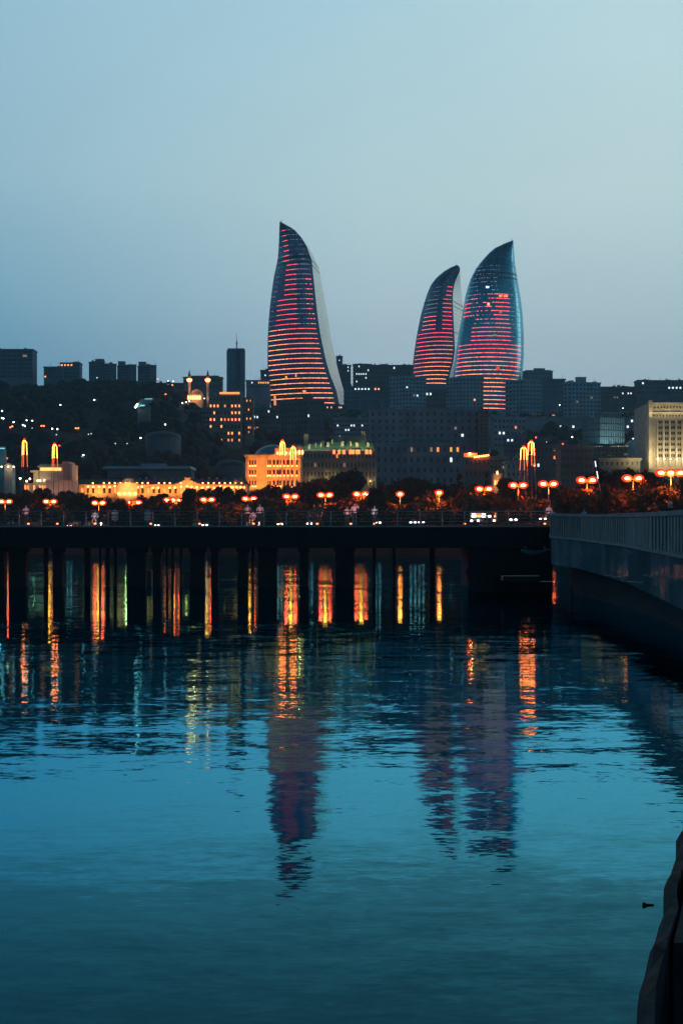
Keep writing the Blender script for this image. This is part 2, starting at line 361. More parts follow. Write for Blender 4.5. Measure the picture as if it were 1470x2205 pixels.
def flame_tower(Yt, prof, ybase, label, shape, bands, sidey, strip_fn, y_strip, step, pin, front_mat, pts=()):
    ytop = prof[0][0]; xm = sum(prof_at(prof, ybase)[:2]) / 2
    root = empty('flame_tower', (PX(xm, Yt), Yt + 20, PZ(ybase, Yt)), label, 'skyscraper', 'three flame-shaped glass skyscrapers on the hill')
    NF, NS, NB = 20, 4, 8
    bulge, ldeep, sdeep = shape
    def ring(y, grow=0):
        xl, xr, xs = prof_at(prof, y); z = PZ(y, Yt); wd = max(.02, (xr - xl) * Yt / F); pts_ = []
        k = min(1, wd / 30)
        for i in range(NF + 1):
            t = i / NF
            if bulge == 'round':
                a = math.pi * t; u = xl + (xr - xl) * (.5 - .5 * math.cos(a)); dy = -wd * .42 * math.sin(a) - grow
            else:
                u = xl + (xr - xl) * t; dy = (ldeep * (1 - t) ** 2 - bulge * 4 * t * (1 - t)) * k - grow
            Y = Yt + dy; pts_.append((u, Y, z))
        return pts_, (xs, Yt + sdeep * k, z), (xl, Yt + (0 if bulge == 'round' else ldeep * k), z), wd
    def W(q): return (PX(q[0], q[1]), q[1], PZ2(q))
    def PZ2(q): return q[2]
    ys = []; y = ytop
    while y < ybase: ys.append(y); y += (1.2 if y < ytop + 12 else 5)
    ys.append(ybase)
    # front skin
    def grid(rows, closed=False):
        n = len(rows[0]); vs = [W(q) for r in rows for q in r]
        return vs, [((i + 1) * n + j, (i + 1) * n + j + 1, i * n + j + 1, i * n + j) for i in range(len(rows) - 1) for j in range(n - 1)]
    rows = [ring(y)[0] for y in ys]
    MB().add(*grid(rows), 0, True).build('glass_front', front_mat, root)
    rows = []
    for y in ys:
        f, s_, l_, wd = ring(y); r = f[-1]; row = []
        for i in range(NS + 1):
            t = i / NS; row.append((r[0] + (s_[0] - r[0]) * t, r[1] + (s_[1] - r[1]) * t + .02, r[2]))
        rows.append(row)
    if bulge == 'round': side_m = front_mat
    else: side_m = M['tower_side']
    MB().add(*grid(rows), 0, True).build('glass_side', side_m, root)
    rows = []
    for y in ys:
        f, s_, l_, wd = ring(y); k = min(1, wd / 30); row = []
        for i in range(NB + 1):
            t = i / NB; row.append((s_[0] + (f[0][0] - s_[0]) * t, s_[1] + (f[0][1] - s_[1]) * t + 16 * k * math.sin(math.pi * t), s_[2]))
        rows.append(row)
    MB().add(*grid(rows), 0, True).build('glass_back', front_mat, root)
    if bulge != 'round':
        mb = MB(); y = y_strip - step * 4
        while y > bands[1][0] + 8:
            f, s_, l_, wd = ring(y); q = f[-1]; A = [W((q[0] + (s_[0] - q[0]) * t + .25, q[1] + (s_[1] - q[1]) * t, q[2] - 1.2 * t)) for t in (.05, .35, .65, .95)]
            mb.add([(a[0], a[1], a[2] + h_) for h_ in (-.14, .14) for a in A], [(0, 1, 5, 4), (1, 2, 6, 5), (2, 3, 7, 6)], 0, True); y -= step
        mb.build('side_fins', M['boat_white'], root)
    # dark service bands
    for yb, th, mode in bands:
        mb = MB(); rows = [ring(yb - th / 2, .25)[0], ring(yb + th / 2, .25)[0]]
        if mode != 'side': mb.add(*grid(rows), 0, True)
        if mode != 'front':
            rr = []
            for y in (yb - th / 2, yb + th / 2):
                f, s_, l_, wd = ring(y); r = f[-1]
                rr.append([(r[0] + (s_[0] - r[0]) * t + .3, r[1] + (s_[1] - r[1]) * t, r[2] - t * 0) for t in (0, .25, .5, .75, 1)])
            mb.add(*grid(rr), 0, True)
        mb.build('service_band', M['black_steel'], root)
    # led strips on the front skin
    mb = MB(); y = y_strip; k = 0
    while y > ytop + 14:
        f = ring(y, .5)[0]; th = .23
        n = 64; prev = None
        for i in range(n + 1):
            t = i / n; j = min(NF - 1, int(t * NF)); q = t * NF - j
            a, b = f[j], f[j + 1]; P = (a[0] + (b[0] - a[0]) * q, a[1] + (b[1] - a[1]) * q, a[2])
            c = strip_fn(y, t, k, rnd)
            if prev is not None and c is not None:
                A = W(prev); B = W(P)
                mb.add([(A[0], A[1], A[2] - th), (B[0], B[1], B[2] - th), (B[0], B[1], B[2] + th), (A[0], A[1], A[2] + th)], [(0, 1, 2, 3)], 0, False, c)
            prev = P
        y -= step; k += 1
    mb.build('light_strips', M['strip'], root)
    a = px(pin[0], pin[1], Yt); mb = MB(); mb.tube(a - Vector((0, 0, 3)), a + Vector((0, 0, 1.5)), .35, .15); mb.build('spire', M['steel'], root)
    for (x, y, ww, hh, mt) in pts:
        xl, xr, xs = prof_at(prof, y); t = (x - xl) / (xr - xl); 
        if bulge == 'round': dy = -(xr - xl) * Yt / F * .42 * math.sin(math.acos(max(-1, min(1, 1 - 2 * t))))
        else: dy = ldeep * (1 - t) ** 2 - bulge * 4 * t * (1 - t)
        Y = Yt + dy - .8; c = px(x, y, Yt); cx = PX(x, Y)
        MB().box(cx - ww / 2, cx + ww / 2, Y, Y + .4, c.z - hh / 2, c.z + hh / 2).build('window', mt, root)
    return root
HOT = (3.0, .78, .28); WHT = (2.2, 1.5, 1.0); RED = (2.4, .10, .18); PNK = (2.3, .24, .26); DIM = (.28, .22, .36); GRY = (.20, .22, .30)
def mixc(a, b, k): return tuple(x + (y - x) * k for x, y in zip(a, b))
def jit(c, r, a=.45):
    k = 1.25 * (1 + r.uniform(-a, a)); return tuple(x * k for x in c)
def s1(y, t, k, r):
    if t < .03 or t > .95: return None
    if y > 862 and t < .35: return None
    if y > 700:
        f = min(1, max(0, (y - 700) / 110)); c = mixc(RED, HOT, f * .9 if t > .35 else min(1, .55 + f))
        return jit(mixc(c, PNK, .3 if r.random() < .3 else 0), r)
    if y > 566:
        lo = .16 if y > 640 else .30
        if lo < t < .58: return jit(mixc(RED, PNK, max(0, t - lo)), r)
        if t >= .58 and (t < .80): return jit(DIM, r, .6) if r.random() < .7 else None
        if t >= .80: return jit(PNK if y > 600 else DIM, r, .5) if r.random() < .8 else None
        return jit(GRY, r, .5) if r.random() < .4 and t < .15 else None
    if .2 < t < .36: return jit(RED, r, .4)
    return jit(GRY, r, .6) if r.random() < .3 else None
T1 = [(477, 602, 603, 603), (493, 601.3, 632, 632), (497, 601, 636, 638), (511, 600.5, 648.5, 659), (532, 599.5, 661, 674), (551, 597.5, 667.5, 682.5), (559, 596, 671, 686),
      (573, 593, 672.5, 689), (586, 590, 673.6, 691.5), (607, 587, 676, 695), (628, 584, 678, 699), (655, 581, 681, 703.5), (682, 578.5, 684, 708), (722, 576.5, 690, 714), (774, 576, 701, 725),
      (807, 577.5, 710.5, 733), (841, 580, 724, 743), (870, 583, 730, 747), (905, 586, 733, 748)]
flame_tower(1500, T1, 905, 'tallest flame tower, left one standing alone with a pale lit right side', (6, 20, 46),
            [(553, 4.5, 'front'), (560, 1.8, 'side'), (571, 1.8, 'side'), (564, 1.6, 'front')], 841, s1, 868, 10.65, (606, 476), M['tower_front'],
            [(592, 859, 1.6, 9, M['taillight']), (637, 808, 1, 3.2, M['warm_pane']), (616, 812, 1.6, 3, M['warm_pane']), (655, 843, 3, 1.6, M['warm_pane'])])
def s3(y, t, k, r):
    tt = .5 - .5 * math.cos(math.pi * t)
    if tt < .03 or tt > .97: return None
    if y > 748:
        f = min(1, max(0, (y - 748) / 70)); return jit(mixc(RED, HOT, f * .75 if abs(tt - .45) < .3 else f * .35), r)
    if y > 640:
        if tt < (.22 if y > 690 else .02): return None
        if tt > .80: return jit(GRY, r, .5) if tt < .88 and r.random() < .6 else None
        if y < 705 and not (.55 < tt < .78):
            if tt < .14: return jit(RED, r) if y > 650 and y < 700 else jit(GRY, r)
            return jit(DIM if r.random() < .6 else PNK, r, .5) if r.random() < .55 else None
        return jit(mixc(RED, PNK, r.random() * .6), r)
    if y > 572: return jit(GRY, r, .5) if r.random() < .35 and tt < .62 else None
    return None
T3 = [(518, 1103, 1104.5, 1104.5), (521, 1094, 1104.6, 1104.6), (525, 1084.5, 1105, 1105), (535, 1064, 1105.6, 1105.6), (547, 1050, 1106.4, 1106.4), (563.7, 1035.5, 1107.5, 1107.5), (580, 1023, 1110, 1110),
      (600, 1013, 1113, 1113), (619, 1006, 1116.5, 1116.5), (641, 1000.8, 1120, 1120), (676, 994.7, 1124.5, 1124.5), (721, 986.5, 1127, 1127), (766, 980, 1127, 1127), (798, 976, 1125, 1125), (830, 974, 1120, 1120), (905, 972, 1108, 1108)]
flame_tower(1480, T3, 905, 'broad flame tower at the right of the close pair, its tip leaning right', ('round', 0, 1),
            [(594, 2.4, 'front'), (604, 2.0, 'front')], 905, s3, 884, 9.0, (1101, 517), M['tower_blue'],
            [(1077, 645, 3, 1.4, M['warm_pane']), (1088, 645, 4, 1.4, M['warm_pane']), (1051, 663, 2, 2.4, M['bright_pane']), (1049, 626, 3, 1.6, M['cool_pane']), (1077, 680, 2.4, 2, M['dim_pane']), (1071, 800, 3, 3, M['sodium_glow']), (1064, 730, 3, 1.6, M['dim_pane'])])
def s2(y, t, k, r):
    if t < .04 or t > .96: return None
    if y > 712:
        f = min(1, max(0, (y - 730) / 80)); return jit(mixc(RED, HOT, f * (1 if t > .3 else .2)), r)
    if y > 640:
        if .12 < t < .5: return jit(PNK if y > 680 else GRY, r, .4)
        if t > .68: return jit(RED, r)
        return None
    if t > .75 and y > 615: return jit(RED, r)
    return jit(GRY, r, .5) if .25 < t < .5 and y > 612 and r.random() < .5 else None
T2 = [(571, 981, 984, 984), (574, 970, 988.5, 988.5), (580, 958, 990, 990), (584, 952, 989.5, 990.5), (590, 944.5, 986.5, 991), (596, 937.5, 983.5, 991.4), (610, 927, 978, 992), (629, 919, 974.8, 993.5), (649, 912.5, 974, 996), (674, 905.5, 975.3, 999),
      (719, 896.7, 977.5, 1001), (753, 891.6, 979, 1002), (780, 888.6, 975, 1002), (806, 887.3, 968, 1000), (830, 888, 962, 998), (905, 890, 950, 995)]
flame_tower(1620, T2, 905, 'smallest flame tower, middle one tucked behind the broad tower, hooked tip', (8, 14, 40),
            [(648, 3.0, 'front'), (648, 1.6, 'side'), (658, 1.4, 'side'), (715, 1.3, 'side')], 905, s2, 826, 9.0, (982, 570), M['tower_front'])

# ------------------------------------------------------------------ windows and buildings
def window_mesh(name, pane):
    m = MB(); m.box(-.5, .5, -.02, .06, -.5, .5, 1)
    for a in ((-.5, -.42, -.5, .5), (.42, .5, -.5, .5), (-.42, .42, .42, .5), (-.42, .42, -.5, -.42), (-.04, .04, -.42, .42)):
        m.box(a[0], a[1], -.1, -.02, a[2], a[3], 0)
    me_o = m.build(name, [M['frame'], pane]); me = me_o.data; bpy.data.objects.remove(me_o); return me
WM = {k: window_mesh('window_' + k, M[v]) for k, v in dict(dark='glass', warm='warm_pane', bright='bright_pane', cool='cool_pane', dim='dim_pane').items()}
def place_window(root, kind, c, ang, w_, h_, name='window'):
    o = bpy.data.objects.new(name, WM[kind]); COL.objects.link(o); o.parent = root
    o.location = Vector(c) - root.location; o.rotation_euler = (0, 0, ang); o.scale = (w_, 1, h_)
    return o
def face_windows(root, p0, p1, z0, z1, cols, rows, lit, Y_, ww=.55, hh=.5, dark=True, prob=0, kinds=('warm',), rg=rnd, lift=.06):
    d = Vector((p1[0] - p0[0], p1[1] - p0[1], 0)); ln = d.length; u = d.normalized(); n = Vector((u.y, -u.x, 0)); ang = math.atan2(u.y, u.x)
    cells = []
    for j in range(rows):
        for i in range(cols):
            c = Vector((p0[0], p0[1], 0)) + u * (ln * (i + .5) / cols) + n * lift; c.z = z1 - (z1 - z0) * (j + .5) / rows
            sx = 735 + c.x * F / c.y; sy = HZ - (c.z - H) * F / c.y; cells.append([c, sx, sy, None])
    for (lx, ly, kd) in lit:
        b = min(cells, key=lambda q: (q[1] - lx) ** 2 + (q[2] - ly) ** 2)
        if abs(b[1] - lx) < 12 and abs(b[2] - ly) < 12: b[3] = kd
    for q in cells:
        kd = q[3]
        if kd is None and prob and rg.random() < prob: kd = rg.choice(kinds)
        if kd is None:
            if not dark: continue
            kd = 'dark'
        place_window(root, kd, q[0], ang, ln / cols * ww, (z1 - z0) / rows * hh)
def block(name, label, cat, x0, x1, yt, Y, depth=14, m='facade_grey', xm=None, rise=.4, cols=0, rows=0, lit=(), prob=0, kinds=('warm', 'cool'), ww=.5, hh=.45,
          yb=None, pent=(), ledges=True, dark=True, group=None, side_cols=0, pil=0):
    """a building from its picture columns x0..x1, roof row yt and distance Y; xm = column of the corner nearest the camera"""
    z1 = PZ(yt, Y)
    if xm is None: pts = [(PX(x0, Y), Y), (PX(x1, Y), Y), (PX(x1, Y), Y + depth), (PX(x0, Y), Y + depth)]
    else:
        wl = (xm - x0) * Y / F; wr = (x1 - xm) * Y / F; C = (PX(xm, Y), Y)
        dl = wl * rise * 2 + 2; dr = wr * rise + .5
        Lp = (PX(x0, Y + dl), Y + dl); Rp = (PX(x1, Y + dr), Y + dr)
        pts = [Lp, C, Rp, (Lp[0] + Rp[0] - C[0], Lp[1] + Rp[1] - C[1])]
    cx = sum(p[0] for p in pts) / 4; cy = sum(p[1] for p in pts) / 4
    z0 = min(zt(p[0], p[1]) for p in pts) - 1.0
    root = empty(name, (cx, cy, z0), label, cat, group)
    mb = MB(); mb.prism(pts, z0, z1)
    def outset(k): return [(cx + (p[0] - cx) * (1 + k / max(3, abs(p[0] - cx))), cy + (p[1] - cy) * (1 + k / max(3, abs(p[1] - cy)))) for p in pts]
    if ledges:
        nfl = rows or max(2, int((z1 - z0) / 3.4))
        for j in range(nfl):
            z = z1 - (z1 - max(z0, PZ(yb, Y) if yb else z0)) * j / nfl
            mb.prism(outset(.35 if j else .6), z - .25, z + (.05 if j else .7))
    wall = mb.build('wall', M[m], root)
    if pil:
        mb2 = MB()
        for i in range(pil + 1):
            k = i / pil; a, b = (pts[0], pts[1]) if xm is None else (pts[1], pts[2])
            X = a[0] + (b[0] - a[0]) * k; Yk = a[1] + (b[1] - a[1]) * k
            mb2.box(X - .35, X + .35, Yk - .55, Yk - .02, z0, z1 - .3)
        mb2.build('pilasters', M[m], root)
    zb = PZ(yb, Y) if yb else z0
    if cols:
        if xm is None: face_windows(root, pts[0], pts[1], zb, z1, cols, rows, lit, Y, ww, hh, dark, prob, kinds)
        else:
            face_windows(root, pts[1], pts[2], zb, z1, cols, rows, lit, Y, ww, hh, dark, prob, kinds)
            if side_cols: face_windows(root, pts[0], pts[1], zb, z1, side_cols, rows, [], Y, ww, hh, dark, prob, kinds)
    rg = random.Random(int(x0 * 7 + yt)); a_, c_ = PX(x0, Y), PX(x1, Y); yo = Y + 3 + (rise * (x1 - x0) * .6 * Y / F if xm else 0)
    if ledges:
        for _ in range(max(2, int((c_ - a_) / 9))):
            X = rg.uniform(a_ + 2, c_ - 2); q = rg.uniform(.6, 1.8); hq = rg.uniform(.6, 1.9); MB().box(X - q, X + q, yo, yo + 2 * q, z1 - .1, z1 + .7 + hq).build('rooftop_unit', M[m], root)
            if rg.random() < .6: X = rg.uniform(a_ + 1, c_ - 1); MB().tube((X, yo + 1, z1 - .1), (X, yo + 1, z1 + rg.uniform(3, 7)), .12, .06, 6).box(X - .7, X + .7, yo + .9, yo + 1.1, z1 + 2.6, z1 + 2.75).build('aerial', M['steel'], root)
    for (a, b, y) in pent:
        mb = MB(); zz = PZ(y, Y); mb.box(PX(a, Y), PX(b, Y), Y + 2, Y + depth * .6, z1 - .2, zz); mb.box(PX(a, Y) - .3, PX(b, Y) + .3, Y + 1.7, Y + depth * .6 + .3, zz, zz + .3)
        mb.build('rooftop_room', M[m], root)
    return root

# skyline, left
block('office_block', 'wide dark glass slab block on the hilltop at the left edge', 'building', -40, 71, 753, 1400, 20, 'facade_blue', cols=10, rows=7, yb=815, ww=.85, hh=.6, lit=[(54, 770, 'dim')])
block('low_block', 'low hilltop block just right of the dark glass slab', 'building', 95, 134, 791, 1420, 14, 'facade_blue', cols=6, rows=3, yb=815, lit=[(101, 811, 'bright')])
block('low_block', 'hilltop block with a row of bright lit top-floor windows', 'building', 130, 172, 782, 1430, 14, 'facade_blue', cols=6, rows=4, yb=815, lit=[(133, 785, 'bright'), (140, 785, 'bright'), (146, 785, 'bright'), (152, 785, 'bright')], pent=((158, 170, 779),))
G = 'blue apartment towers in a cluster on the left skyline'
block('apartment_tower', 'leftmost and widest apartment tower of the left skyline cluster, with rooftop room', 'building', 192, 226, 779, 1380, 16, 'facade_blue', xm=207, cols=4, rows=9, side_cols=3, yb=835, pent=((205, 222, 773),), group=G, lit=[(198, 815, 'cool')])
block('apartment_tower', 'second apartment tower from the left in the left skyline cluster', 'building', 222, 251, 784, 1370, 14, 'facade_blue', xm=231, cols=4, rows=8, side_cols=2, yb=835, group=G)
block('apartment_tower', 'third apartment tower in the left skyline cluster, rooftop room at its left end', 'building', 253, 294, 786, 1370, 14, 'facade_blue', xm=279, cols=3, rows=8, side_cols=4, yb=835, pent=((254, 268, 778),), group=G)
block('apartment_tower', 'rightmost apartment tower of the left skyline cluster, standing apart', 'building', 297, 337, 787, 1370, 14, 'facade_blue', xm=322, cols=3, rows=7, side_cols=4, yb=832, pent=((298, 313, 779),), group=G)
block('low_block', 'low dark hilltop building between apartment cluster and mosque', 'building', 322, 398, 826, 1400, 14, 'facade_dark', cols=10, rows=2, yb=838, lit=[(360, 830, 'cool'), (375, 831, 'bright'), (366, 833, 'cool')])
block('low_block', 'flat-roofed dark building behind the two minarets', 'building', 395, 478, 813, 1500, 14, 'facade_dark', cols=12, rows=2, yb=838, pent=((408, 470, 809),))
b = block('radio_tower_block', 'slim tall blue block with rooftop antenna on the hilltop', 'building', 488, 528, 752, 1350, 14, 'facade_blue', xm=497, rise=.5, cols=0, ledges=False)
mb = MB(); a = px(509, 752, 1350); mb.tube(a + Vector((0, 4, 0)), a + Vector((0, 4, 8)), .5, .4); mb.tube(a + Vector((0, 4, 8)), a + Vector((0, 4, 14.5)), .25, .12); mb.box(a.x - .8, a.x + .8, a.y + 3.2, a.y + 4.8, a.z + 5, a.z + 6); mb.build('antenna', M['steel'], b)
mb = MB(); mb.box(PX(490, 1352), PX(526, 1352), 1353, 1360, PZ(752, 1350), PZ(749, 1350)); mb.build('parapet', M['facade_blue'], b)
mb = MB(); c0 = px(514.5, 752, 1350); mb.box(c0.x - .9, c0.x + .9, 1351.0, 1356, PZ(835, 1350), PZ(754, 1350)); mb.build('window_slot', M['glass'], b)
block('low_block', 'small block with lit windows directly left of the tallest flame tower', 'building', 561, 581, 798, 1600, 12, 'facade_blue', cols=3, rows=4, yb=825, lit=[(569, 805, 'cool'), (569, 811, 'cool')])
block('low_block', 'low terrace with a row of lights at the foot of the tallest tower', 'building', 530, 580, 820, 1390, 12, 'facade_grey', cols=10, rows=2, yb=836, lit=[(542, 819, 'cool')] + [(556 + 4 * i, 821, 'bright') for i in range(6)])

# mosque with two minarets
def minaret(x, ytip, label):
    Y = 1180; p = px(x, ytip, Y); zb = zt(p.x, Y) - 1
    r = empty('minaret', (p.x, Y, zb), label, 'minaret', 'two minarets on the hill'); za = PZ(822, Y)
    MB().tube((p.x, Y, zb), (p.x, Y, za), 1.1, .9, 12).build('shaft', M['pale_stone'], r)
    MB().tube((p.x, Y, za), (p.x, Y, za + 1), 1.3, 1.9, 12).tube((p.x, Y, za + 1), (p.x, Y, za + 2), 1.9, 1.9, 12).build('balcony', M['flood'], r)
    MB().tube((p.x, Y, za + 2), (p.x, Y, za + 4), .9, .9, 12).build('lantern', M['pale_stone'], r)
    MB().tube((p.x, Y, za + 4), (p.x, Y, p.z), 1.2, .05, 12).build('spire', M['slate_roof'], r)
    light('minaret_light', 'POINT', (p.x + .5, Y - 4, zb + 14), 500, (1, .38, .10), r)
minaret(408, 796, 'left minaret with lit balcony, over the lit dome'); minaret(447.5, 796, 'right minaret, floodlit shaft and lit balcony')
Y = 1175; c = px(420, 850, Y); r = empty('mosque', (c.x, Y, zt(c.x, Y) - 1), 'small floodlit domed mosque between the two minarets', 'mosque')
MB().box(PX(404, Y), PX(435, Y), Y, Y + 12, c.z - 14, c.z).box(PX(403, Y), PX(436, Y), Y - .4, Y + 12.4, c.z, c.z + .5).build('wall', M['pale_stone'], r)
MB().ball((PX(422, Y), Y + 6, c.z + .4), 4.6, 4.6, 4.2, 16, 6, half=True).build('dome', M['pale_stone'], r)
for i in range(6):
    MB().box(PX(405.5 + i * 5, Y) - .45, PX(405.5 + i * 5, Y) + .45, Y - .3, Y - .05, c.z - 3.4, c.z - .8).build('window', M['flood'], r)
light('mosque_light', 'POINT', (c.x, Y - 5, c.z - 4), 1500, (1, .36, .10), r)
light('dome_light', 'POINT', (c.x - 2, Y - 4, c.z + 4), 500, (1, .38, .10), r)

# lit pavilion like a teal sail on the hillside
Y = 900; c = px(308, 878, Y); r = empty('teal_pavilion', (c.x, Y, zt(c.x, Y) - 1), 'small teal-lit sail-roofed pavilion on the dark hillside', 'pavilion')
a0 = px(290, 879, Y); a1 = px(302, 860, Y); a2 = px(330, 857, Y); a3 = px(326, 866, Y); a4 = px(312, 875, Y)
MB().add([a0, a4, a3, a2, a1] + [p + Vector((0, 5, .6)) for p in (a0, a4, a3, a2, a1)], [(0, 1, 2, 3, 4), (9, 8, 7, 6, 5), (0, 4, 9, 5), (1, 0, 5, 6), (2, 1, 6, 7), (3, 2, 7, 8), (4, 3, 8, 9)]).build('roof', M['facade_teal'], r)
MB().box(PX(302, Y), PX(312, Y), Y - .6, Y - .2, PZ(874.5, Y), PZ(872, Y)).build('light_bar', M['teal_light'], r)
MB().box(PX(312, Y), PX(328, Y), Y - .6, Y - .2, PZ(859.5, Y), PZ(858.5, Y)).build('light_bar', M['teal_light'], r)
MB().tube(px(291, 878, Y - 1), px(297, 869, Y - 1), .5, .3).build('light_bar', M['white_lamp'], r)
MB().box(PX(296, Y), PX(322, Y), Y + 1, Y + 5, zt(c.x, Y) - 1, PZ(872, Y)).build('wall', M['facade_dark'], r)

# hillside mass between
block('apartment_block', 'square residential block with lit crown and scattered warm windows, left of the tall tower foot', 'building', 450, 519, 852, 1000, 16, 'limestone_dim', cols=9, rows=7, yb=955, ww=.42, hh=.42,
      lit=[(456, 868, 'bright'), (462, 867, 'bright'), (469, 868, 'bright'), (500, 868, 'bright'), (509, 868, 'bright'), (518, 868, 'bright'), (484, 868, 'warm'), (465, 885, 'bright'), (500, 885, 'bright'), (509, 885, 'bright'), (518, 885, 'bright'),
           (456, 902, 'bright'), (464, 902, 'bright'), (473, 902, 'bright'), (484, 898, 'warm'), (492, 898, 'warm'), (500, 897, 'bright'), (507, 902, 'bright'), (517, 902, 'bright'), (456, 925, 'bright'), (473, 925, 'bright'), (491, 929, 'bright'), (500, 929, 'bright'), (516, 927, 'bright'),
           (456, 944, 'warm'), (473, 944, 'warm'), (491, 946, 'warm'), (500, 944, 'warm'), (516, 946, 'warm')])
Y = 998; r = [o for o in bpy.data.objects if o.name.startswith('apartment_block')][0]
MB().box(PX(473, Y), PX(517, Y), Y, Y + 12, PZ(853, Y), PZ(846.5, Y)).build('rooftop_room', M['limestone_dim'], r)
MB().box(PX(473, Y), PX(516, Y), Y - .5, Y - .1, PZ(848.6, Y), PZ(844.5, Y)).build('cornice_light', M['warm_pane'], r)
block('apartment_block', 'narrow lit wing right of the square residential block', 'building', 526, 545, 858, 1010, 12, 'limestone_dim', cols=5, rows=8, yb=935, lit=[(532, 867, 'bright'), (540, 867, 'warm'), (536, 886, 'bright'), (533, 903, 'bright'), (540, 904, 'bright'), (534, 925, 'bright'), (539, 925, 'warm'), (534, 931, 'warm')])
block('apartment_block', 'dim low block left of the square residential block', 'building', 402, 451, 884, 1020, 14, 'facade_grey', cols=7, rows=4, yb=925, lit=[(423, 917, 'dim'), (437, 917, 'warm')])
block('apartment_block', 'dim block between the residential block and the tower foot', 'building', 545, 606, 880, 1060, 14, 'facade_dark', cols=10, rows=5, yb=940, lit=[(550, 903, 'cool'), (557, 902, 'cool'), (550, 925, 'dim'), (556, 926, 'warm'), (594, 893, 'cool'), (597, 900, 'cool'), (581, 880, 'cool')])
block('apartment_block', 'tall dark block in front of the foot of the tallest tower', 'building', 605, 698, 862, 960, 16, 'facade_dark', xm=661, cols=6, rows=7, side_cols=8, yb=955, pent=((651, 673, 853),), lit=[(610, 878, 'warm'), (617, 877, 'bright'), (655, 893, 'cool')])
block('low_block', 'row of lit windows below the right foot of the tallest tower', 'building', 694, 745, 873, 1300, 12, 'facade_dark', cols=12, rows=2, yb=890, lit=[(697, 875, 'bright'), (704, 875, 'bright'), (711, 875, 'bright'), (730, 876, 'bright'), (736, 879, 'cool')])
block('low_block', 'low dark block with lit windows left of the massive dark building', 'building', 718, 800, 902, 900, 12, 'facade_grey', cols=14, rows=4, yb=940, lit=[(742, 922, 'cool'), (748, 921, 'cool'), (755, 912, 'cool'), (762, 912, 'cool'), (778, 912, 'cool'), (727, 914, 'cool')])
block('slim_block', 'narrow dark block peeking over the right shoulder of the tallest tower', 'building', 724, 737, 768, 1750, 12, 'facade_blue', cols=3, rows=6, yb=800, lit=[(729, 778, 'cool')])
block('slim_block', 'dark block with three lit windows right of the tallest tower', 'building', 736, 755, 787, 1740, 12, 'facade_dark', cols=5, rows=7, yb=840, lit=[(751, 790, 'cool'), (751, 797, 'cool'), (751, 802, 'cool')])
block('apartment_block', 'dark apartment block with scattered white windows, centre skyline', 'building', 760, 800, 785, 1700, 14, 'facade_dark', cols=8, rows=8, yb=850, pent=((770, 790, 783),), lit=[(774, 790, 'cool'), (773, 802, 'cool'), (779, 802, 'cool'), (788, 802, 'cool'), (793, 801, 'cool'), (783, 806, 'cool'), (768, 808, 'cool'), (788, 811, 'cool'), (768, 818, 'cool')])
block('apartment_block', 'long dark skyline block left of the smallest flame tower', 'building', 800, 890, 787, 1720, 14, 'facade_dark', cols=14, rows=6, yb=850, pent=((820, 831, 784), (865, 875, 785)), lit=[(848, 795, 'cool'), (849, 795, 'cool')])
block('low_block', 'dim low block with a lit strip left of the blue apartment slab', 'building', 740, 840, 833, 1350, 12, 'facade_blue', cols=14, rows=4, yb=870, lit=[(766, 837, 'cool'), (773, 837, 'cool'), (778, 838, 'cool'), (787, 837, 'cool'), (794, 837, 'cool'), (810, 837, 'bright'), (816, 837, 'bright')])
G = 'pale blue apartment slabs below the flame towers'
block('apartment_slab', 'left of the four pale blue slabs, with lit windows, below the smallest flame tower', 'building', 838, 917, 812, 1250, 14, 'slab_blue', xm=872, rise=.25, cols=6, rows=9, side_cols=5, yb=890, group=G, lit=[(876, 834, 'cool'), (895, 853, 'cool'), (889, 853, 'dim')])
block('apartment_slab', 'second of the four pale blue slabs, between the pair of flame towers', 'building', 960, 1040, 813, 1250, 14, 'slab_blue', xm=995, rise=.25, cols=6, rows=9, side_cols=5, yb=890, group=G, lit=[(1018, 857, 'cool'), (1024, 857, 'bright')])
block('apartment_slab', 'third of the four pale blue slabs, right of the broad tower foot', 'building', 1087, 1166, 819, 1250, 14, 'slab_blue', xm=1126, rise=.25, cols=6, rows=9, side_cols=5, yb=900, group=G)
block('apartment_slab', 'rightmost of the four pale blue slabs, with two lit windows and chimney block', 'building', 1212, 1292, 824, 1230, 14, 'slab_blue', xm=1230, rise=.2, cols=8, rows=9, side_cols=2, yb=905, group=G, lit=[(1243, 863, 'bright'), (1275, 856, 'bright'), (1270, 857, 'dim'), (1238, 865, 'dim')], pent=((1241, 1262, 812),))
block('hotel_block', 'stepped dark teal block on the skyline right of the broad flame tower', 'building', 1126, 1189, 800, 1650, 14, 'facade_teal', cols=10, rows=4, yb=835, pent=((1150, 1173, 793), (1132, 1186, 797)))
block('low_block', 'long dim block behind the rightmost pale blue slab', 'building', 1160, 1216, 817, 1500, 14, 'facade_blue', cols=10, rows=3, yb=850)
block('low_block', 'dark low skyline building between the blue slab and the right edge', 'building', 1290, 1372, 834, 1500, 14, 'facade_dark', cols=14, rows=3, yb=860, lit=[(1340, 844, 'cool'), (1349, 844, 'cool'), (1357, 844, 'cool'), (1320, 852, 'dim'), (1328, 853, 'dim')])
block('low_block', 'long dark skyline building with lit windows at the right edge', 'building', 1371, 1500, 820, 1480, 16, 'facade_dark', cols=16, rows=3, yb=850, lit=[(1380, 825, 'cool'), (1385, 825, 'cool'), (1440, 831, 'cool'), (1448, 831, 'cool'), (1457, 831, 'cool'), (1464, 831, 'cool')], pent=((1372, 1400, 818),))
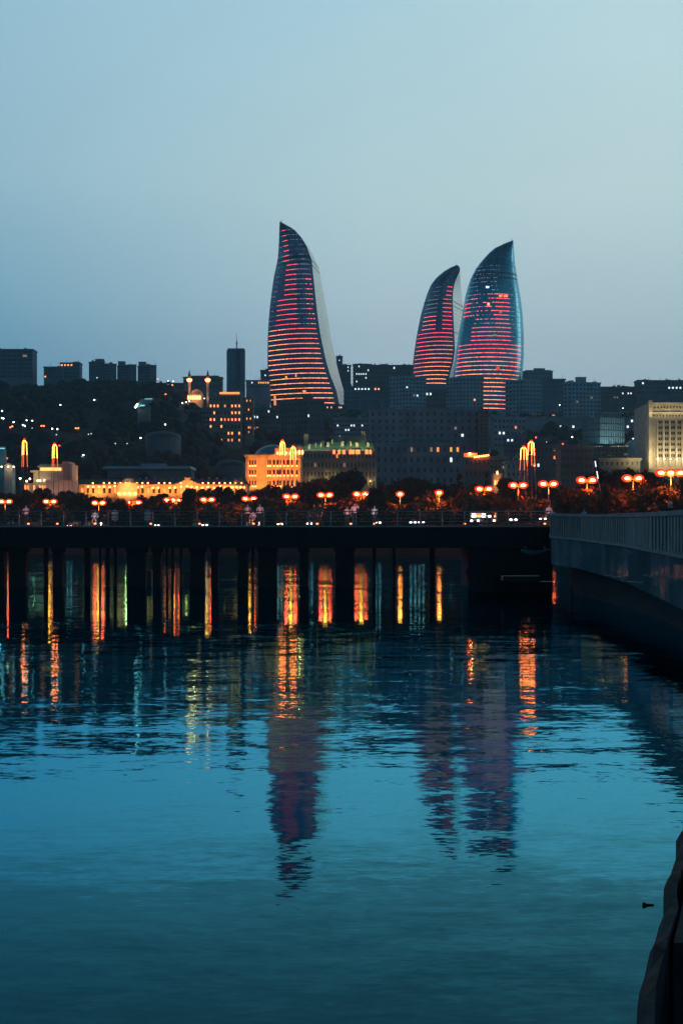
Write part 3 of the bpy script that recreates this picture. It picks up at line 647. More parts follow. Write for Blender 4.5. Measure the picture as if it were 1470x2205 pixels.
block('terrace_wall', 'long grey terrace wall with lit windows across the slope, below the pale blue slabs', 'building', 1040, 1400, 900, 1100, 10, 'facade_grey', cols=40, rows=2, yb=925, dark=False, lit=[(1190, 922, 'cool'), (1197, 922, 'cool'), (1205, 915, 'cool'), (1211, 915, 'cool'), (1233, 930, 'cool'), (1352, 916, 'cool'), (1361, 906, 'cool'), (1375, 906, 'cool'), (1392, 914, 'cool'), (1377, 929, 'warm')])
block('low_block', 'dark podium with two lit lines between the blue slabs', 'building', 1160, 1215, 890, 1240, 10, 'facade_dark', cols=8, rows=2, yb=906, lit=[(1166, 893, 'bright'), (1173, 893, 'bright'), (1180, 893, 'bright'), (1187, 893, 'bright'), (1194, 894, 'warm'), (1168, 901, 'bright'), (1175, 901, 'warm')], hh=.25, ww=.9)

block('low_block', 'plain dark low block at the foot of the smallest flame tower', 'building', 900, 968, 842, 1340, 14, 'facade_dark', cols=9, rows=3, yb=880, lit=[(921, 852, 'cool'), (930, 852, 'cool')])
# massive dark central building
b = block('ministry_building', 'massive dark square building in the centre below the blue slabs', 'building', 795, 1032, 884, 800, 30, 'facade_grey', cols=16, rows=5, yb=960, ww=.35, hh=.45, lit=[(1001, 931, 'dim'), (1001, 939, 'cool'), (987, 922, 'dim')])
mb = MB(); mb.box(PX(838, 800), PX(948, 800), 806, 822, PZ(885, 800), PZ(881.5, 800)); mb.build('rooftop_room', M['facade_grey'], b)
b = block('ministry_wing', 'lower columned front wing of the massive dark building', 'building', 808, 1006, 957, 770, 24, 'facade_grey', cols=14, rows=4, yb=1045, ww=.35, hh=.5, pil=14, lit=[(930, 977, 'dim'), (947, 976, 'warm'), (966, 976, 'warm'), (980, 978, 'warm'), (967, 992, 'cool'), (883, 975, 'dim')])
mb = MB()
vs = [(PX(858, 765), 772, PZ(957, 765)), (PX(995, 765), 772, PZ(957, 765)), (PX(995, 765), 790, PZ(957, 765)), (PX(858, 765), 790, PZ(957, 765)), (PX(868, 765), 778, PZ(941, 765)), (PX(950, 765), 778, PZ(941, 765)), (PX(950, 765), 786, PZ(941, 765)), (PX(868, 765), 786, PZ(941, 765))]
mb.add(vs, [(0, 1, 5, 4), (1, 2, 6, 5), (2, 3, 7, 6), (3, 0, 4, 7), (4, 5, 6, 7)]); mb.build('roof', M['green_roof'], b)
b = block('corner_tower_block', 'dim reddish right corner tower of the massive dark building', 'building', 1031, 1050, 885, 785, 16, 'facade_brown', cols=2, rows=12, yb=985, pil=2)
b = block('terrace_cafe', 'rooftop terrace glowing orange with a row of round lamps', 'building', 1000, 1055, 984, 700, 14, 'facade_brown', cols=6, rows=2, yb=1030, ledges=False, ww=.4)
Y = 700
MB().box(PX(1000, Y), PX(1029, Y), Y + 5, Y + 6, PZ(984, Y), PZ(974, Y)).build('back_wall', M['limestone'], b)
for i in range(7):
    p = px(1021.5 + i * 4.8, 984 - i * .6, Y - .8); MB().ball(p, .42, .42, .42, 8, 6).build('lamp', M['flood'], b)
light('terrace_light', 'POINT', px(1014, 979, Y + 3), 1500, (1, .16, .01), b); MB().ball(px(1011, 977, Y + 3), .55, .5, .55, 8, 6).build('lamp', M['sodium'], b)

# small lit belfry
Y = 600; c = px(1071, 1032, Y); r = empty('lantern_turret', (c.x, Y, zt(c.x, Y) - .5), 'small turret with glowing arched windows above the central lamps', 'turret')
zb = zt(c.x, Y) - .5
MB().prism([(c.x + 2.3 * math.cos(a * math.pi / 4), Y + 2.3 + 2.3 * math.sin(a * math.pi / 4)) for a in range(8)], zb, PZ(1020, Y)).build('wall', M['limestone'], r)
MB().prism([(c.x + 2.7 * math.cos(a * math.pi / 4), Y + 2.3 + 2.7 * math.sin(a * math.pi / 4)) for a in range(8)], PZ(1020, Y), PZ(1009, Y), top=.05).build('roof', M['slate_roof'], r)
for dx in (-1.0, 0, 1.0):
    MB().box(c.x + dx - .3, c.x + dx + .3, Y - .35 + abs(dx) * .3, Y - .05 + abs(dx) * .3, PZ(1044, Y), PZ(1036, Y)).tube((c.x + dx, Y - .35 + abs(dx) * .3, PZ(1036, Y)), (c.x + dx, Y - .05 + abs(dx) * .3, PZ(1036, Y)), .3, .3, 10).build('window', M['bright_pane'], r)
MB().ball(px(1070, 1018, Y - .5), .35, .35, .7, 8, 6).build('lamp', M['flood'], r)
light('turret_light', 'POINT', px(1071, 1040, Y - 4), 900, (1, .45, .12), r)

# right of centre
block('apartment_block', 'dim purple block right of the corner tower', 'building', 1056, 1131, 899, 950, 14, 'facade_grey', xm=1062, cols=8, rows=5, yb=965, lit=[(1075, 928, 'cool'), (1084, 927, 'cool'), (1107, 919, 'warm')])
block('villa', 'small violet-blue villa left of the slim light masts', 'building', 1089, 1131, 942, 760, 10, 'facade_blue', cols=5, rows=3, yb=978, lit=[(1094, 949, 'cool'), (1105, 949, 'cool')], pent=((1097, 1107, 939),))
block('low_house', 'pale flat-fronted low building beside the villa', 'building', 1090, 1131, 996, 640, 10, 'pale_stone', cols=4, rows=2, yb=1030, ww=.35)
block('low_house', 'long grey low building behind the turret', 'building', 1046, 1095, 986, 720, 10, 'limestone_dim', cols=6, rows=4, yb=1040, lit=[(1083, 1005, 'dim'), (1049, 1003, 'dim'), (1089, 974, 'bright')])
block('low_house', 'dim brown house right of the light masts', 'building', 1128, 1206, 960, 740, 12, 'facade_dark', cols=9, rows=3, yb=1010, lit=[(1146, 995, 'warm'), (1159, 997, 'cool'), (1195, 986, 'warm'), (1196, 975, 'dim'), (1176, 952, 'cool')])
block('brick_block', 'purple-brown masonry block below the stepped glass building', 'building', 1206, 1276, 963, 600, 14, 'facade_brown', cols=7, rows=6, yb=1060)
block('brick_block', 'dim olive block right of the purple-brown block', 'building', 1274, 1350, 965, 640, 14, 'limestone_dim', cols=8, rows=3, yb=995, dark=True, ww=.3, hh=.3)
block('brick_block', 'lower olive block with chimney in front of the stepped glass building', 'building', 1290, 1377, 990, 600, 12, 'limestone_dim', cols=8, rows=3, yb=1040, ww=.3, pent=((1310, 1316, 981),))
# stepped glass building
Y = 760; x0, xm_, x1 = 1253, 1292, 1345
r = empty('glass_office', (PX(1300, Y), Y + 8, zt(PX(1300, Y), Y) - 1), 'stepped teal glass office building with pale horizontal floors', 'building')
Cn = (PX(xm_, Y), Y); Lp = (PX(x0, Y + 12), Y + 12); Rp = (PX(1342, Y + 5), Y + 5); pts = [Lp, Cn, Rp, (Lp[0] + Rp[0] - Cn[0], Lp[1] + Rp[1] - Cn[1])]
z0 = zt(Cn[0], Y) - 1; mb = MB(); mb.prism(pts, z0, PZ(962, Y)); mb.build('base', M['limestone_dim'], r)
cx = sum(p[0] for p in pts) / 4; cy = sum(p[1] for p in pts) / 4
fl = [(955, 940), (939, 926), (925, 912), (911, 898), (897, 886.5)]
for i, (ya, yb_) in enumerate(fl):
    pp = pts if i < 3 else [(pts[0][0] + (pts[1][0] - pts[0][0]) * .55, pts[0][1] + (pts[1][1] - pts[0][1]) * .55), pts[1], pts[2], (pts[3][0] + (pts[2][0] - pts[3][0]) * .55, pts[3][1] + (pts[2][1] - pts[3][1]) * .55)]
    if i == 4: pp = [(cx + (q[0] - cx) * .8 + .5, cy + (q[1] - cy) * .8) for q in pp]
    MB().prism(pp, PZ(ya, Y), PZ(yb_ + 2.6, Y)).build('glass_floor', M['teal_glass'], r)
    po = [(cx + (q[0] - cx) * 1.04, cy + (q[1] - cy) * 1.06) for q in pp]
    MB().prism(po, PZ(yb_ + 2.6, Y), PZ(yb_, Y)).build('floor_slab', M['facade_dark'], r)
    a, bb = pp[1], pp[2]
    for k in range(11):
        X = a[0] + (bb[0] - a[0]) * k / 10; Yk = a[1] + (bb[1] - a[1]) * k / 10
        MB().box(X - .12, X + .12, Yk - .25, Yk, PZ(ya, Y), PZ(yb_ + 2.6, Y)).build('mullion', M['zinc_roof'], r)
light('glass_office_light', 'AREA', (cx + 2, Y - 10, PZ(975, Y)), 2600, (.75, 1, .9), r, rot=(R(120), 0, 0), sx=18, sy=1)
MB().box(PX(1276, Y), PX(1347, Y), Y - 1.5, Y - .2, PZ(963.5, Y), PZ(961, Y)).build('terrace_slab', M['limestone_dim'], r)
for lx in (1311, 1330, 1350): MB().ball(px(lx, 961, Y - 1.6), .3, .3, .3, 6, 4).build('lamp', M['warm_pane'], r)
# pale tent roof
Y = 800; c = px(1368, 985, Y); r = empty('pale_hall', (c.x, Y, zt(c.x, Y) - 1), 'pale blue rounded hall roof left of the floodlit government building', 'building')
MB().ball((c.x, Y + 6, c.z - 1), 6.5, 8, PZ(945, Y) - c.z + 1, 18, 8, half=True).build('roof', M['zinc_roof'], r)
MB().box(PX(1360, Y), PX(1373, Y), Y - 1, Y - .5, PZ(946, Y), PZ(943.5, Y)).build('light_bar', M['cool_pane'], r)
# government building
Y = 600; b = block('government_building', 'floodlit pale government building with tall fins at the right edge', 'building', 1395, 1560, 868, Y, 30, 'pale_stone', cols=0, ledges=False)
zt0 = PZ(868, Y); zb0 = PZ(990, Y)
mb = MB(); mb.box(PX(1394, Y), PX(1401, Y), Y - 1.8, Y - .1, PZ(1010, Y), PZ(863, Y)).build('corner_pier', M['pale_stone'], b)
for i in range(12):
    x = 1413.5 + i * 13.6; MB().box(PX(x - 1.6, Y), PX(x + 1.6, Y), Y - 1.2, Y - .02, PZ(1005, Y), PZ(905, Y)).build('fin', M['pale_stone'], b)
MB().box(PX(1401.2, Y), PX(1560, Y), Y - 1.4, Y - .02, PZ(890, Y), PZ(888, Y)).box(PX(1401.2, Y), PX(1560, Y), Y - 1.6, Y - .02, PZ(870, Y), PZ(867.5, Y)).build('cornice', M['pale_stone'], b)
for i in range(6):
    for j in range(8):
        if j == 0: continue
        for k in (0, 1):
            place_window(b, 'dark', (PX(1420.3 + i * 13.6 + (k - .5) * 4.6, Y), Y - .05, PZ(897 + j * 12.0, Y)), 0, .62, 1.1)
for i in range(12): place_window(b, 'dark', (PX(1407 + i * 6.8, Y), Y - .05, PZ(895.5, Y)), 0, .6, .9)
for i in range(10): place_window(b, 'dark', (PX(1409 + i * 6.8, Y), Y - .05, PZ(877, Y)), 0, .5, .8)
for i in range(6): MB().ball((PX(1413 + i * 13.6, Y), Y - 2.0, PZ(989, Y)), .35, .35, .25, 8, 4).build('floodlight', M['flood_pale'], b)
light('facade_light', 'AREA', (PX(1430, Y), Y - 7, PZ(1000, Y)), 3600, (1, .78, .36), b, rot=(R(150), 0, 0), sx=26, sy=1.5)
light('facade_light', 'AREA', (PX(1440, Y), Y - 4, PZ(895, Y)), 500, (1, .78, .36), b, rot=(R(150), 0, 0), sx=20, sy=.5)

# ------------------------------------------------------------------ floodlit orange building
Y = 620; zb = 10.0
b = empty('floodlit_palace', (PX(590, Y), Y + 8, zb), 'tall orange floodlit classical building with rows of arched windows', 'building')
top = PZ(984, Y)
MB().box(PX(529, Y), PX(648, Y), Y, Y + 18, zb, top).build('wall', M['limestone'], b)
MB().box(PX(527, Y), PX(650, Y), Y - 1.0, Y + 18.5, top, PZ(981, Y)).box(PX(526, Y), PX(651, Y), Y - 1.6, Y + 19, PZ(981, Y), PZ(979, Y)).build('cornice', M['limestone'], b)
MB().box(PX(552, Y), PX(573, Y), Y - .2, Y + 4, PZ(979, Y), PZ(976, Y)).build('parapet', M['limestone'], b)
MB().box(PX(592, Y), PX(628, Y), Y - .6, Y + 12, PZ(979, Y), PZ(966.5, Y)).box(PX(591, Y), PX(629, Y), Y - .9, Y + 12.4, PZ(966.5, Y), PZ(964.5, Y)).build('attic', M['limestone'], b)
for x in (535, 553, 575, 607, 625, 645):
    MB().box(PX(x - 1.3, Y), PX(x + 1.3, Y), Y - .55, Y - .02, zb, top - .3).build('pilaster', M['limestone'], b)
MB().box(PX(528, Y), PX(649, Y), Y - .7, Y - .02, PZ(1006, Y), PZ(1004.5, Y)).box(PX(528, Y), PX(649, Y), Y - .5, Y - .02, PZ(1028, Y), PZ(1026.5, Y)).build('string_course', M['limestone'], b)
cols_ = [538.5, 544, 550, 577, 582, 590, 598, 604, 612, 620, 629, 639]
for yr, hh_ in ((996, 10), (1017, 11), (1040, 10)):
    for x in cols_:
        wd_ = .62 if x < 586 else .9
        zc = PZ(yr, Y); X = PX(x, Y)
        MB().box(X - wd_ / 2, X + wd_ / 2, Y - .06, Y - .01, zc - .9, zc + .6, 0).tube((X, Y - .06, zc + .6), (X, Y - .01, zc + .6), wd_ / 2, wd_ / 2, 12, 0).box(X - wd_ / 2 - .12, X + wd_ / 2 + .12, Y - .3, Y - .01, zc - 1.12, zc - .92, 1).build('window', [M['glass'], M['limestone']], b)
        MB().ball((X, Y - .75, zc - 1.35), .34, .25, .2, 8, 5).build('floodlight', M['flood'], b)
for z_, e in ((PZ(1052, Y), 2300), (PZ(1027, Y), 1500), (PZ(1005, Y), 1200)):
    light('facade_light', 'AREA', (PX(589, Y), Y - 2.6, z_), e, (1, .27, .03), b, rot=(R(158), 0, 0), sx=22, sy=.5)
light('facade_light', 'AREA', (PX(610, Y), Y - 2.4, PZ(980, Y)), 250, (1, .27, .03), b, rot=(R(158), 0, 0), sx=7, sy=.4)
for x in (598, 607, 616, 625): MB().ball((PX(x, Y), Y - 1.2, PZ(976, Y)), .38, .3, .5, 8, 5).build('floodlight', M['flood'], b)
# domed corner turret
tx = PX(643, Y); MB().tube((tx, Y - 1, PZ(981, Y)), (tx, Y - 1, PZ(967, Y)), 1.9, 1.9, 14).ball((tx, Y - 1, PZ(967, Y)), 2, 2, 1.8, 14, 5, half=True).build('turret', M['limestone'], b)
for dx in (-1.2, .3, 1.6): MB().ball((tx + dx, Y - 3.2, PZ(975, Y)), .33, .3, .9, 8, 5).build('floodlight', M['flood'], b)
light('turret_light', 'POINT', (tx + .5, Y - 6, PZ(978, Y)), 500, (1, .35, .08), b)
# grey roof rising behind it
MBr = empty('domed_hall', (PX(580, 700), 712, 18), 'dim grey shallow-domed roof behind the orange floodlit building', 'building')
MB().box(PX(545, 700), PX(625, 700), 702, 722, 15, PZ(980, 700)).build('wall', M['facade_dark'], MBr)
MB().ball((PX(588, 700), 712, PZ(981, 700)), 9.0, 10, PZ(954, 700) - PZ(981, 700), 20, 7, half=True).build('roof', M['zinc_roof'], MBr)

# ------------------------------------------------------------------ green-roofed mansion
Y = 650
b = block('mansard_building', 'dark stone building with green mansard roofs and lit dormers', 'building', 651, 808, 972, Y, 20, 'limestone_dim', cols=20, rows=4, yb=1050, ww=.4, hh=.5, pil=10, lit=[(728, 985, 'warm'), (739, 992, 'dim'), (681, 1000, 'dim')])
def mansard(x0, x1, yt, yb_, nm='roof'):
    a = (PX(x0, Y), PX(x1, Y)); z0_, z1_ = PZ(yb_, Y), PZ(yt, Y); k = (z1_ - z0_) * .35
    MB().add([(a[0], Y + .2, z0_), (a[1], Y + .2, z0_), (a[1], Y + 14, z0_), (a[0], Y + 14, z0_), (a[0] + k, Y + k + .2, z1_), (a[1] - k, Y + k + .2, z1_), (a[1] - k, Y + 14 - k, z1_), (a[0] + k, Y + 14 - k, z1_)],
             [(0, 1, 5, 4), (1, 2, 6, 5), (2, 3, 7, 6), (3, 0, 4, 7), (4, 5, 6, 7)]).build(nm, M['green_roof'], b)
mansard(652, 700, 955, 967); mansard(700, 745, 951, 966); mansard(743, 790, 940, 965); mansard(786, 806, 952, 966)
for x, yy, ww_ in ((666, 962, 1.1), (680, 958, .5), (691, 957, .8), (706, 957, 1.4), (715, 950, .7), (737, 955, 1.6), (755, 955, .8), (768, 957, 1.5), (792, 957, 1.4)):
    X = PX(x, Y); z = PZ(yy, Y)
    o = MB().box(X - ww_ / 2 * .8, X + ww_ / 2 * .8, Y - .1, Y + 2.2, z - 1.0, z + .8).prism([(X - ww_ * .5, Y - .2), (X + ww_ * .5, Y - .2), (X + ww_ * .5, Y + 2.4), (X - ww_ * .5, Y + 2.4)], z + .8, z + 1.4, top=.3).build('dormer', M['limestone'], b)
for x, yt_ in ((657, 935), (661, 935), (696, 950), (731, 938), (780, 929), (785, 929), (798, 943)):
    X = PX(x, Y); MB().box(X - .45, X + .45, Y + 3, Y + 4, PZ(968, Y), PZ(yt_, Y)).box(X - .6, X + .6, Y + 2.9, Y + 4.1, PZ(yt_, Y), PZ(yt_, Y) + .3).build('chimney', M['limestone'], b)
for x, wd_ in ((719, 1.0), (730, 1.0), (740, 1.2), (757, 2.3), (770, 1.9), (789, 1.2), (797, 1.0)):
    X = PX(x, Y); MB().box(X - wd_ / 2, X + wd_ / 2, Y - .7, Y - .6, PZ(978, Y), PZ(969, Y), 0).build('loggia_window', M['warm_pane'], b)
light('roof_light', 'AREA', (PX(765, Y), Y - 2.2, PZ(969, Y)), 600, (.95, .95, .4), b, rot=(R(165), 0, 0), sx=14, sy=.4)
light('roof_light', 'AREA', (PX(685, Y), Y - 2.2, PZ(969, Y)), 450, (.85, 1, .6), b, rot=(R(165), 0, 0), sx=14, sy=.4)
for x in (671, 701, 706, 717, 729, 768, 797):
    light('column_light', 'POINT', px(x, 1036, Y - 1.6), 260, (1, .72, .32), b)
    MB().ball(px(x, 1036, Y - 1.2), .25, .2, .5, 6, 5).build('floodlight', M['warm_pane'], b)

# ------------------------------------------------------------------ long low floodlit palace
Y = 580; zb = 9.0; zr = PZ(1046, Y)
b = empty('long_palace', (PX(350, Y), Y + 8, zb), 'long low golden floodlit palace behind the shore trees', 'building')
MB().box(PX(166, Y), PX(532, Y), Y, Y + 14, zb, zr).build('wall', M['limestone'], b)
MB().box(PX(164, Y), PX(534, Y), Y - .9, Y + 14.5, zr, PZ(1043.5, Y)).build('cornice', M['limestone'], b)
vs = [(PX(160, Y), Y - .2, PZ(1043.4, Y)), (PX(536, Y), Y - .2, PZ(1043.4, Y)), (PX(536, Y), Y + 15, PZ(1043.4, Y)), (PX(160, Y), Y + 15, PZ(1043.4, Y)), (PX(170, Y), Y + 5, PZ(1031, Y)), (PX(526, Y), Y + 5, PZ(1031, Y)), (PX(526, Y), Y + 10, PZ(1031, Y)), (PX(170, Y), Y + 10, PZ(1031, Y))]
rf = MB().add(vs, [(0, 1, 5, 4), (1, 2, 6, 5), (2, 3, 7, 6), (3, 0, 4, 7), (4, 5, 6, 7)]).build('roof', M['slate_roof'], b)
for i in range(14):
    x = 296 + i * 17 + rnd.uniform(-3, 3); X = PX(x, Y); MB().box(X - .35, X + .35, Y + 6, Y + 7, PZ(1034, Y), PZ(1027 + rnd.uniform(-1, 2), Y)).build('chimney', M['pale_concrete'], b)
for i in range(31):
    x = 172 + i * 11.8; X = PX(x, Y)
    MB().box(X - .28, X + .28, Y - .35, Y - .02, zb, zr - .1).build('pilaster', M['limestone'], b)
    if i < 30:
        Xw = PX(x + 5.9, Y); MB().box(Xw - .42, Xw + .42, Y - .06, Y - .01, PZ(1062, Y), PZ(1053, Y), 0).tube((Xw, Y - .06, PZ(1053, Y)), (Xw, Y - .01, PZ(1053, Y)), .42, .42, 10, 0).build('window', M['glass' if i % 3 else 'warm_pane'], b)
        if rnd.random() < .75: MB().ball((Xw + rnd.uniform(-.3, .3), Y - 1.1, PZ(1049 + rnd.uniform(-2, 2), Y)), .42, .3, .3, 8, 5).build('floodlight', M['flood'], b)
        if rnd.random() < .6: MB().ball((Xw, Y - 1.1, PZ(1040.5, Y)), .3, .25, .28, 8, 5).build('rooftop_lamp', M['flood'], b)
for x, s in ((210, 14), (285, 22), (350, 20), (420, 20), (490, 20)):
    light('facade_light', 'AREA', (PX(x, Y), Y - 3.2, PZ(1066, Y)), 1150, (1, .31, .04), b, rot=(R(150), 0, 0), sx=s * .55, sy=.5)
# domed pavilion of the palace
Xd = PX(276, Y)
MB().box(Xd - 3.6, Xd + 3.6, Y - 1.8, Y - .01, zb, PZ(1042, Y)).box(Xd - 4, Xd + 4, Y - 2.2, Y - .9, PZ(1042, Y), PZ(1040.5, Y)).build('pavilion', M['limestone'], b)
MB().tube((Xd, Y + 1.2, PZ(1041, Y)), (Xd, Y + 1.2, PZ(1036, Y)), 2.7, 2.3, 16).ball((Xd, Y + 1.2, PZ(1036, Y)), 2.2, 2.2, 1.4, 16, 5, half=True).tube((Xd, Y + 1.2, PZ(1029, Y)), (Xd, Y + 1.2, PZ(1023, Y)), .12, .05, 6).build('dome', M['limestone'], b)
light('dome_light', 'POINT', (Xd, Y - 3.5, PZ(1040, Y)), 500, (1, .5, .15), b)
light('dome_light', 'POINT', (Xd, Y - 5.5, PZ(1062, Y)), 800, (1, .5, .15), b)
for dx in (-3, -1, 1, 3): MB().ball((Xd + dx, Y - 2.6, PZ(1063, Y)), .6, .3, .45, 8, 5).build('floodlight', M['flood'], b)
# central gable
Xg = PX(404, Y); mb = MB()
for (hw, ya, yb_) in ((4.6, 1044, 1041), (3.2, 1041, 1038), (2.0, 1038, 1035), (1.0, 1035, 1030)):
    mb.box(Xg - hw, Xg + hw, Y - 1.2, Y + 1, PZ(ya, Y), PZ(yb_, Y))
mb.box(Xg - 1.3, Xg + 1.3, Y - 1.4, Y + 1, PZ(1030, Y), PZ(1029, Y)).build('gable', M['limestone'], b)
light('gable_light', 'POINT', (Xg, Y - 4, PZ(1042, Y)), 450, (1, .4, .1), b)
Xe = PX(514, Y); MB().tube((Xe, Y + .5, PZ(1048, Y)), (Xe, Y + .5, PZ(1042, Y)), 2.6, 2.2, 14).ball((Xe, Y + .5, PZ(1042, Y)), 2.1, 2.1, 2.2, 14, 5, half=True).build('side_dome', M['limestone_dim'], b)
for dx in (-2.0, -.6, .8, 2.2): MB().ball((Xe + dx, Y - 2.6, PZ(1050, Y)), .4, .3, .3, 8, 5).build('floodlight', M['flood'], b)
# long pale roof of the museum
Y = 720; b = empty('long_hall', (PX(318, Y), Y + 8, zt(PX(318, Y), Y) - 2), 'long dark hall with a pale blue roof edge behind the golden palace', 'building')
MB().box(PX(232, Y), PX(412, Y), Y, Y + 16, b.location.z, PZ(1010, Y)).build('wall', M['facade_dark'], b)
MB().prism([(PX(222, Y), Y - 2), (PX(413, Y), Y - 2), (PX(416, Y), Y + 17), (PX(220, Y), Y + 17)], PZ(1010, Y), PZ(1004, Y), top=.97).prism([(PX(302, Y), Y - 1), (PX(362, Y), Y - 1), (PX(356, Y), Y + 12), (PX(306, Y), Y + 12)], PZ(1004, Y), PZ(998, Y), top=.92).build('roof', M['zinc_roof'], b)
Y = 800
for (x0_, x1_, yt_, lab) in ((308, 386, 926, 'dim grey domed roof among the hillside lights'), (462, 528, 988, 'dim low rounded roof left of the orange building')):
    b = empty('round_hall', (PX((x0_ + x1_) / 2, Y), Y + 8, zt(PX((x0_ + x1_) / 2, Y), Y) - 1), lab, 'building')
    rr = (x1_ - x0_) / 2 * Y / F; zc = PZ(yt_ + 14, Y)
    MB().tube((b.location.x, Y + rr, b.location.z), (b.location.x, Y + rr, zc), rr, rr, 24).build('wall', M['facade_dark'], b)
    MB().ball((b.location.x, Y + rr, zc), rr * 1.03, rr * 1.03, PZ(yt_, Y) - zc, 24, 6, half=True).build('roof', M['slate_roof'], b)

# ------------------------------------------------------------------ left corner building
Y = 560; zb = 9
b = empty('corner_hall', (PX(105, Y), Y + 8, zb), 'grey upper box over a pink lit facade, building at lower left', 'building')
MB().box(PX(82, Y), PX(152, Y), Y + 3, Y + 16, zb, PZ(998, Y)).box(PX(132, Y), PX(148, Y), Y + 2, Y + 14, PZ(998, Y), PZ(993, Y)).box(PX(80, Y), PX(130, Y), Y + 1.4, Y + 15, PZ(1006, Y), PZ(1002, Y)).build('upper_wall', M['pale_stone'], b)
for i in range(3): MB().box(PX(133 + i * 7, Y), PX(135.5 + i * 7, Y), Y + 2.3, Y + 2.95, zb, PZ(1000, Y)).build('pilaster', M['pale_stone'], b)
MB().box(PX(84, Y), PX(129, Y), Y + 2.8, Y + 2.96, PZ(1012.5, Y), PZ(1006.5, Y)).build('window_band', M['bright_pane'], b)
MB().box(PX(98, Y), PX(158, Y), Y, Y + 10, zb, PZ(1036, Y)).box(PX(97, Y), PX(159, Y), Y - .4, Y + 10.3, PZ(1036, Y), PZ(1034.5, Y)).build('lower_wall', M['pale_stone'], b)
for i in range(5): MB().box(PX(104 + i * 11, Y), PX(104.8 + i * 11, Y), Y - .15, Y - .01, zb, PZ(1037, Y)).build('joint', M['frame'], b)
MB().box(PX(50, Y), PX(98, Y), Y + 2, Y + 10, zb, PZ(1040, Y)).build('arcade_wall', M['limestone_dim'], b)
for x in (53, 59, 72, 84, 90, 96): MB().box(PX(x - 1.8, Y), PX(x + 1.8, Y), Y + 1.8, Y + 1.98, PZ(1056, Y), PZ(1046, Y)).tube((PX(x, Y), Y + 1.8, PZ(1046, Y)), (PX(x, Y), Y + 1.98, PZ(1046, Y)), .3, .3, 10).build('arched_window', M['warm_pane'], b)
for x, y in ((58, 1036), (65, 1031), (82, 1035), (87, 1035), (96, 1034)): MB().ball(px(x, y, Y + 1.4), .35, .35, .35, 8, 5).build('lamp', M['flood_pale'], b)
MB().box(PX(69, Y), PX(80, Y), Y + 3, Y + 8, zb, PZ(1016, Y)).box(PX(64, Y), PX(84, Y), Y + 1.5, Y + 9, PZ(1016, Y), PZ(1012, Y)).build('canopy_tower', M['limestone'], b)
light('canopy_light', 'POINT', px(73, 1022, Y - 1), 220, (1, .85, .4), b)
light('facade_light', 'AREA', (PX(128, Y), Y - 4, PZ(1060, Y)), 150, (1, .42, .22), b, rot=(R(140), 0, 0), sx=9, sy=.5)
light('facade_light', 'AREA', (PX(75, Y), Y - 3, PZ(1060, Y)), 90, (1, .8, .45), b, rot=(R(140), 0, 0), sx=7, sy=.5)
# blue pavilion and hut at the left edge
Y = 640; b = empty('blue_pavilion', (PX(-2, Y), Y + 4, zt(PX(-2, Y), Y) - 1), 'pale blue tapering pavilion cut by the left edge', 'pavilion')
MB().prism([(PX(-30, Y), Y), (PX(17, Y), Y), (PX(17, Y), Y + 8), (PX(-30, Y), Y + 8)], b.location.z, PZ(960, Y), top=.55).build('wall', M['facade_teal'], b)
MB().box(PX(-18, Y), PX(9, Y), Y + 1.6, Y + 1.9, PZ(966, Y), PZ(964, Y)).build('light_bar', M['teal_light'], b)
light('pavilion_light', 'POINT', px(0, 985, Y - 5), 160, (.4, .85, 1), b)
Y = 615; b = empty('lit_house', (PX(18, Y), Y + 4, 9), 'small floodlit gabled house at the left edge', 'house')
MB().box(PX(10, Y), PX(27, Y), Y, Y + 6, 9, PZ(1003, Y)).build('wall', M['pale_stone'], b)
MB().add([(PX(9, Y), Y - .3, PZ(1003, Y)), (PX(28, Y), Y - .3, PZ(1003, Y)), (PX(18, Y), Y - .3, PZ(997, Y)), (PX(9, Y), Y + 6.3, PZ(1003, Y)), (PX(28, Y), Y + 6.3, PZ(1003, Y)), (PX(18, Y), Y + 6.3, PZ(997, Y))], [(0, 1, 2), (5, 4, 3), (1, 4, 5, 2), (3, 0, 2, 5), (0, 3, 4, 1)]).build('roof', M['pale_stone'], b)
light('house_light', 'POINT', px(18, 1008, Y - 3), 150, (1, .8, .5), b)
for x in (4, 18, 30): MB().ball(px(x, 1005, Y - 1), .35, .3, .3, 8, 5).build('lamp', M['flood_pale'], b)

# ------------------------------------------------------------------ lamps of the shore road
def make_lamp(heads):
    r = empty('street_lamp', (0, 0, 0))
    MB().tube((0, 0, 0), (0, 0, .9), .22, .16, 10).build('base', M['steel'], r)
    MB().tube((0, 0, .9), (0, 0, 8.9), .13, .08, 10).tube((0, 0, 6.3), (0, 0, 6.6), .2, .2, 10).build('pole', M['steel'], r)
    arms = {1: [0], 2: [-1.25, 1.25], 3: [-2.0, 0, 2.0]}[heads]
    m = MB(); m.tube((arms[0], 0, 8.75), (arms[-1] + .01, 0, 8.75), .07, .07, 8); m.build('arm', M['steel'], r)
    for a in arms:
        MB().ball((a, 0, 8.95), .62, .5, .34, 12, 8).build('lamp_head', M['sodium'], r)
        m = MB(); m.ball((a, .3, 8.98), 1.2, .5, .85, 14, 8); m.build('lamp_halo', M['sodium_glow'], r)  # glowing shell added behind the head as its halo, not a lamp part
    ld = light('lamp_light', 'POINT', (0, -.9, 8.3), 1500 if heads < 3 else 5000, (1, .13, .01), None, .5); ld.parent = r
    return r
lp = {k: make_lamp(k) for k in (1, 2, 3)}
used = set()
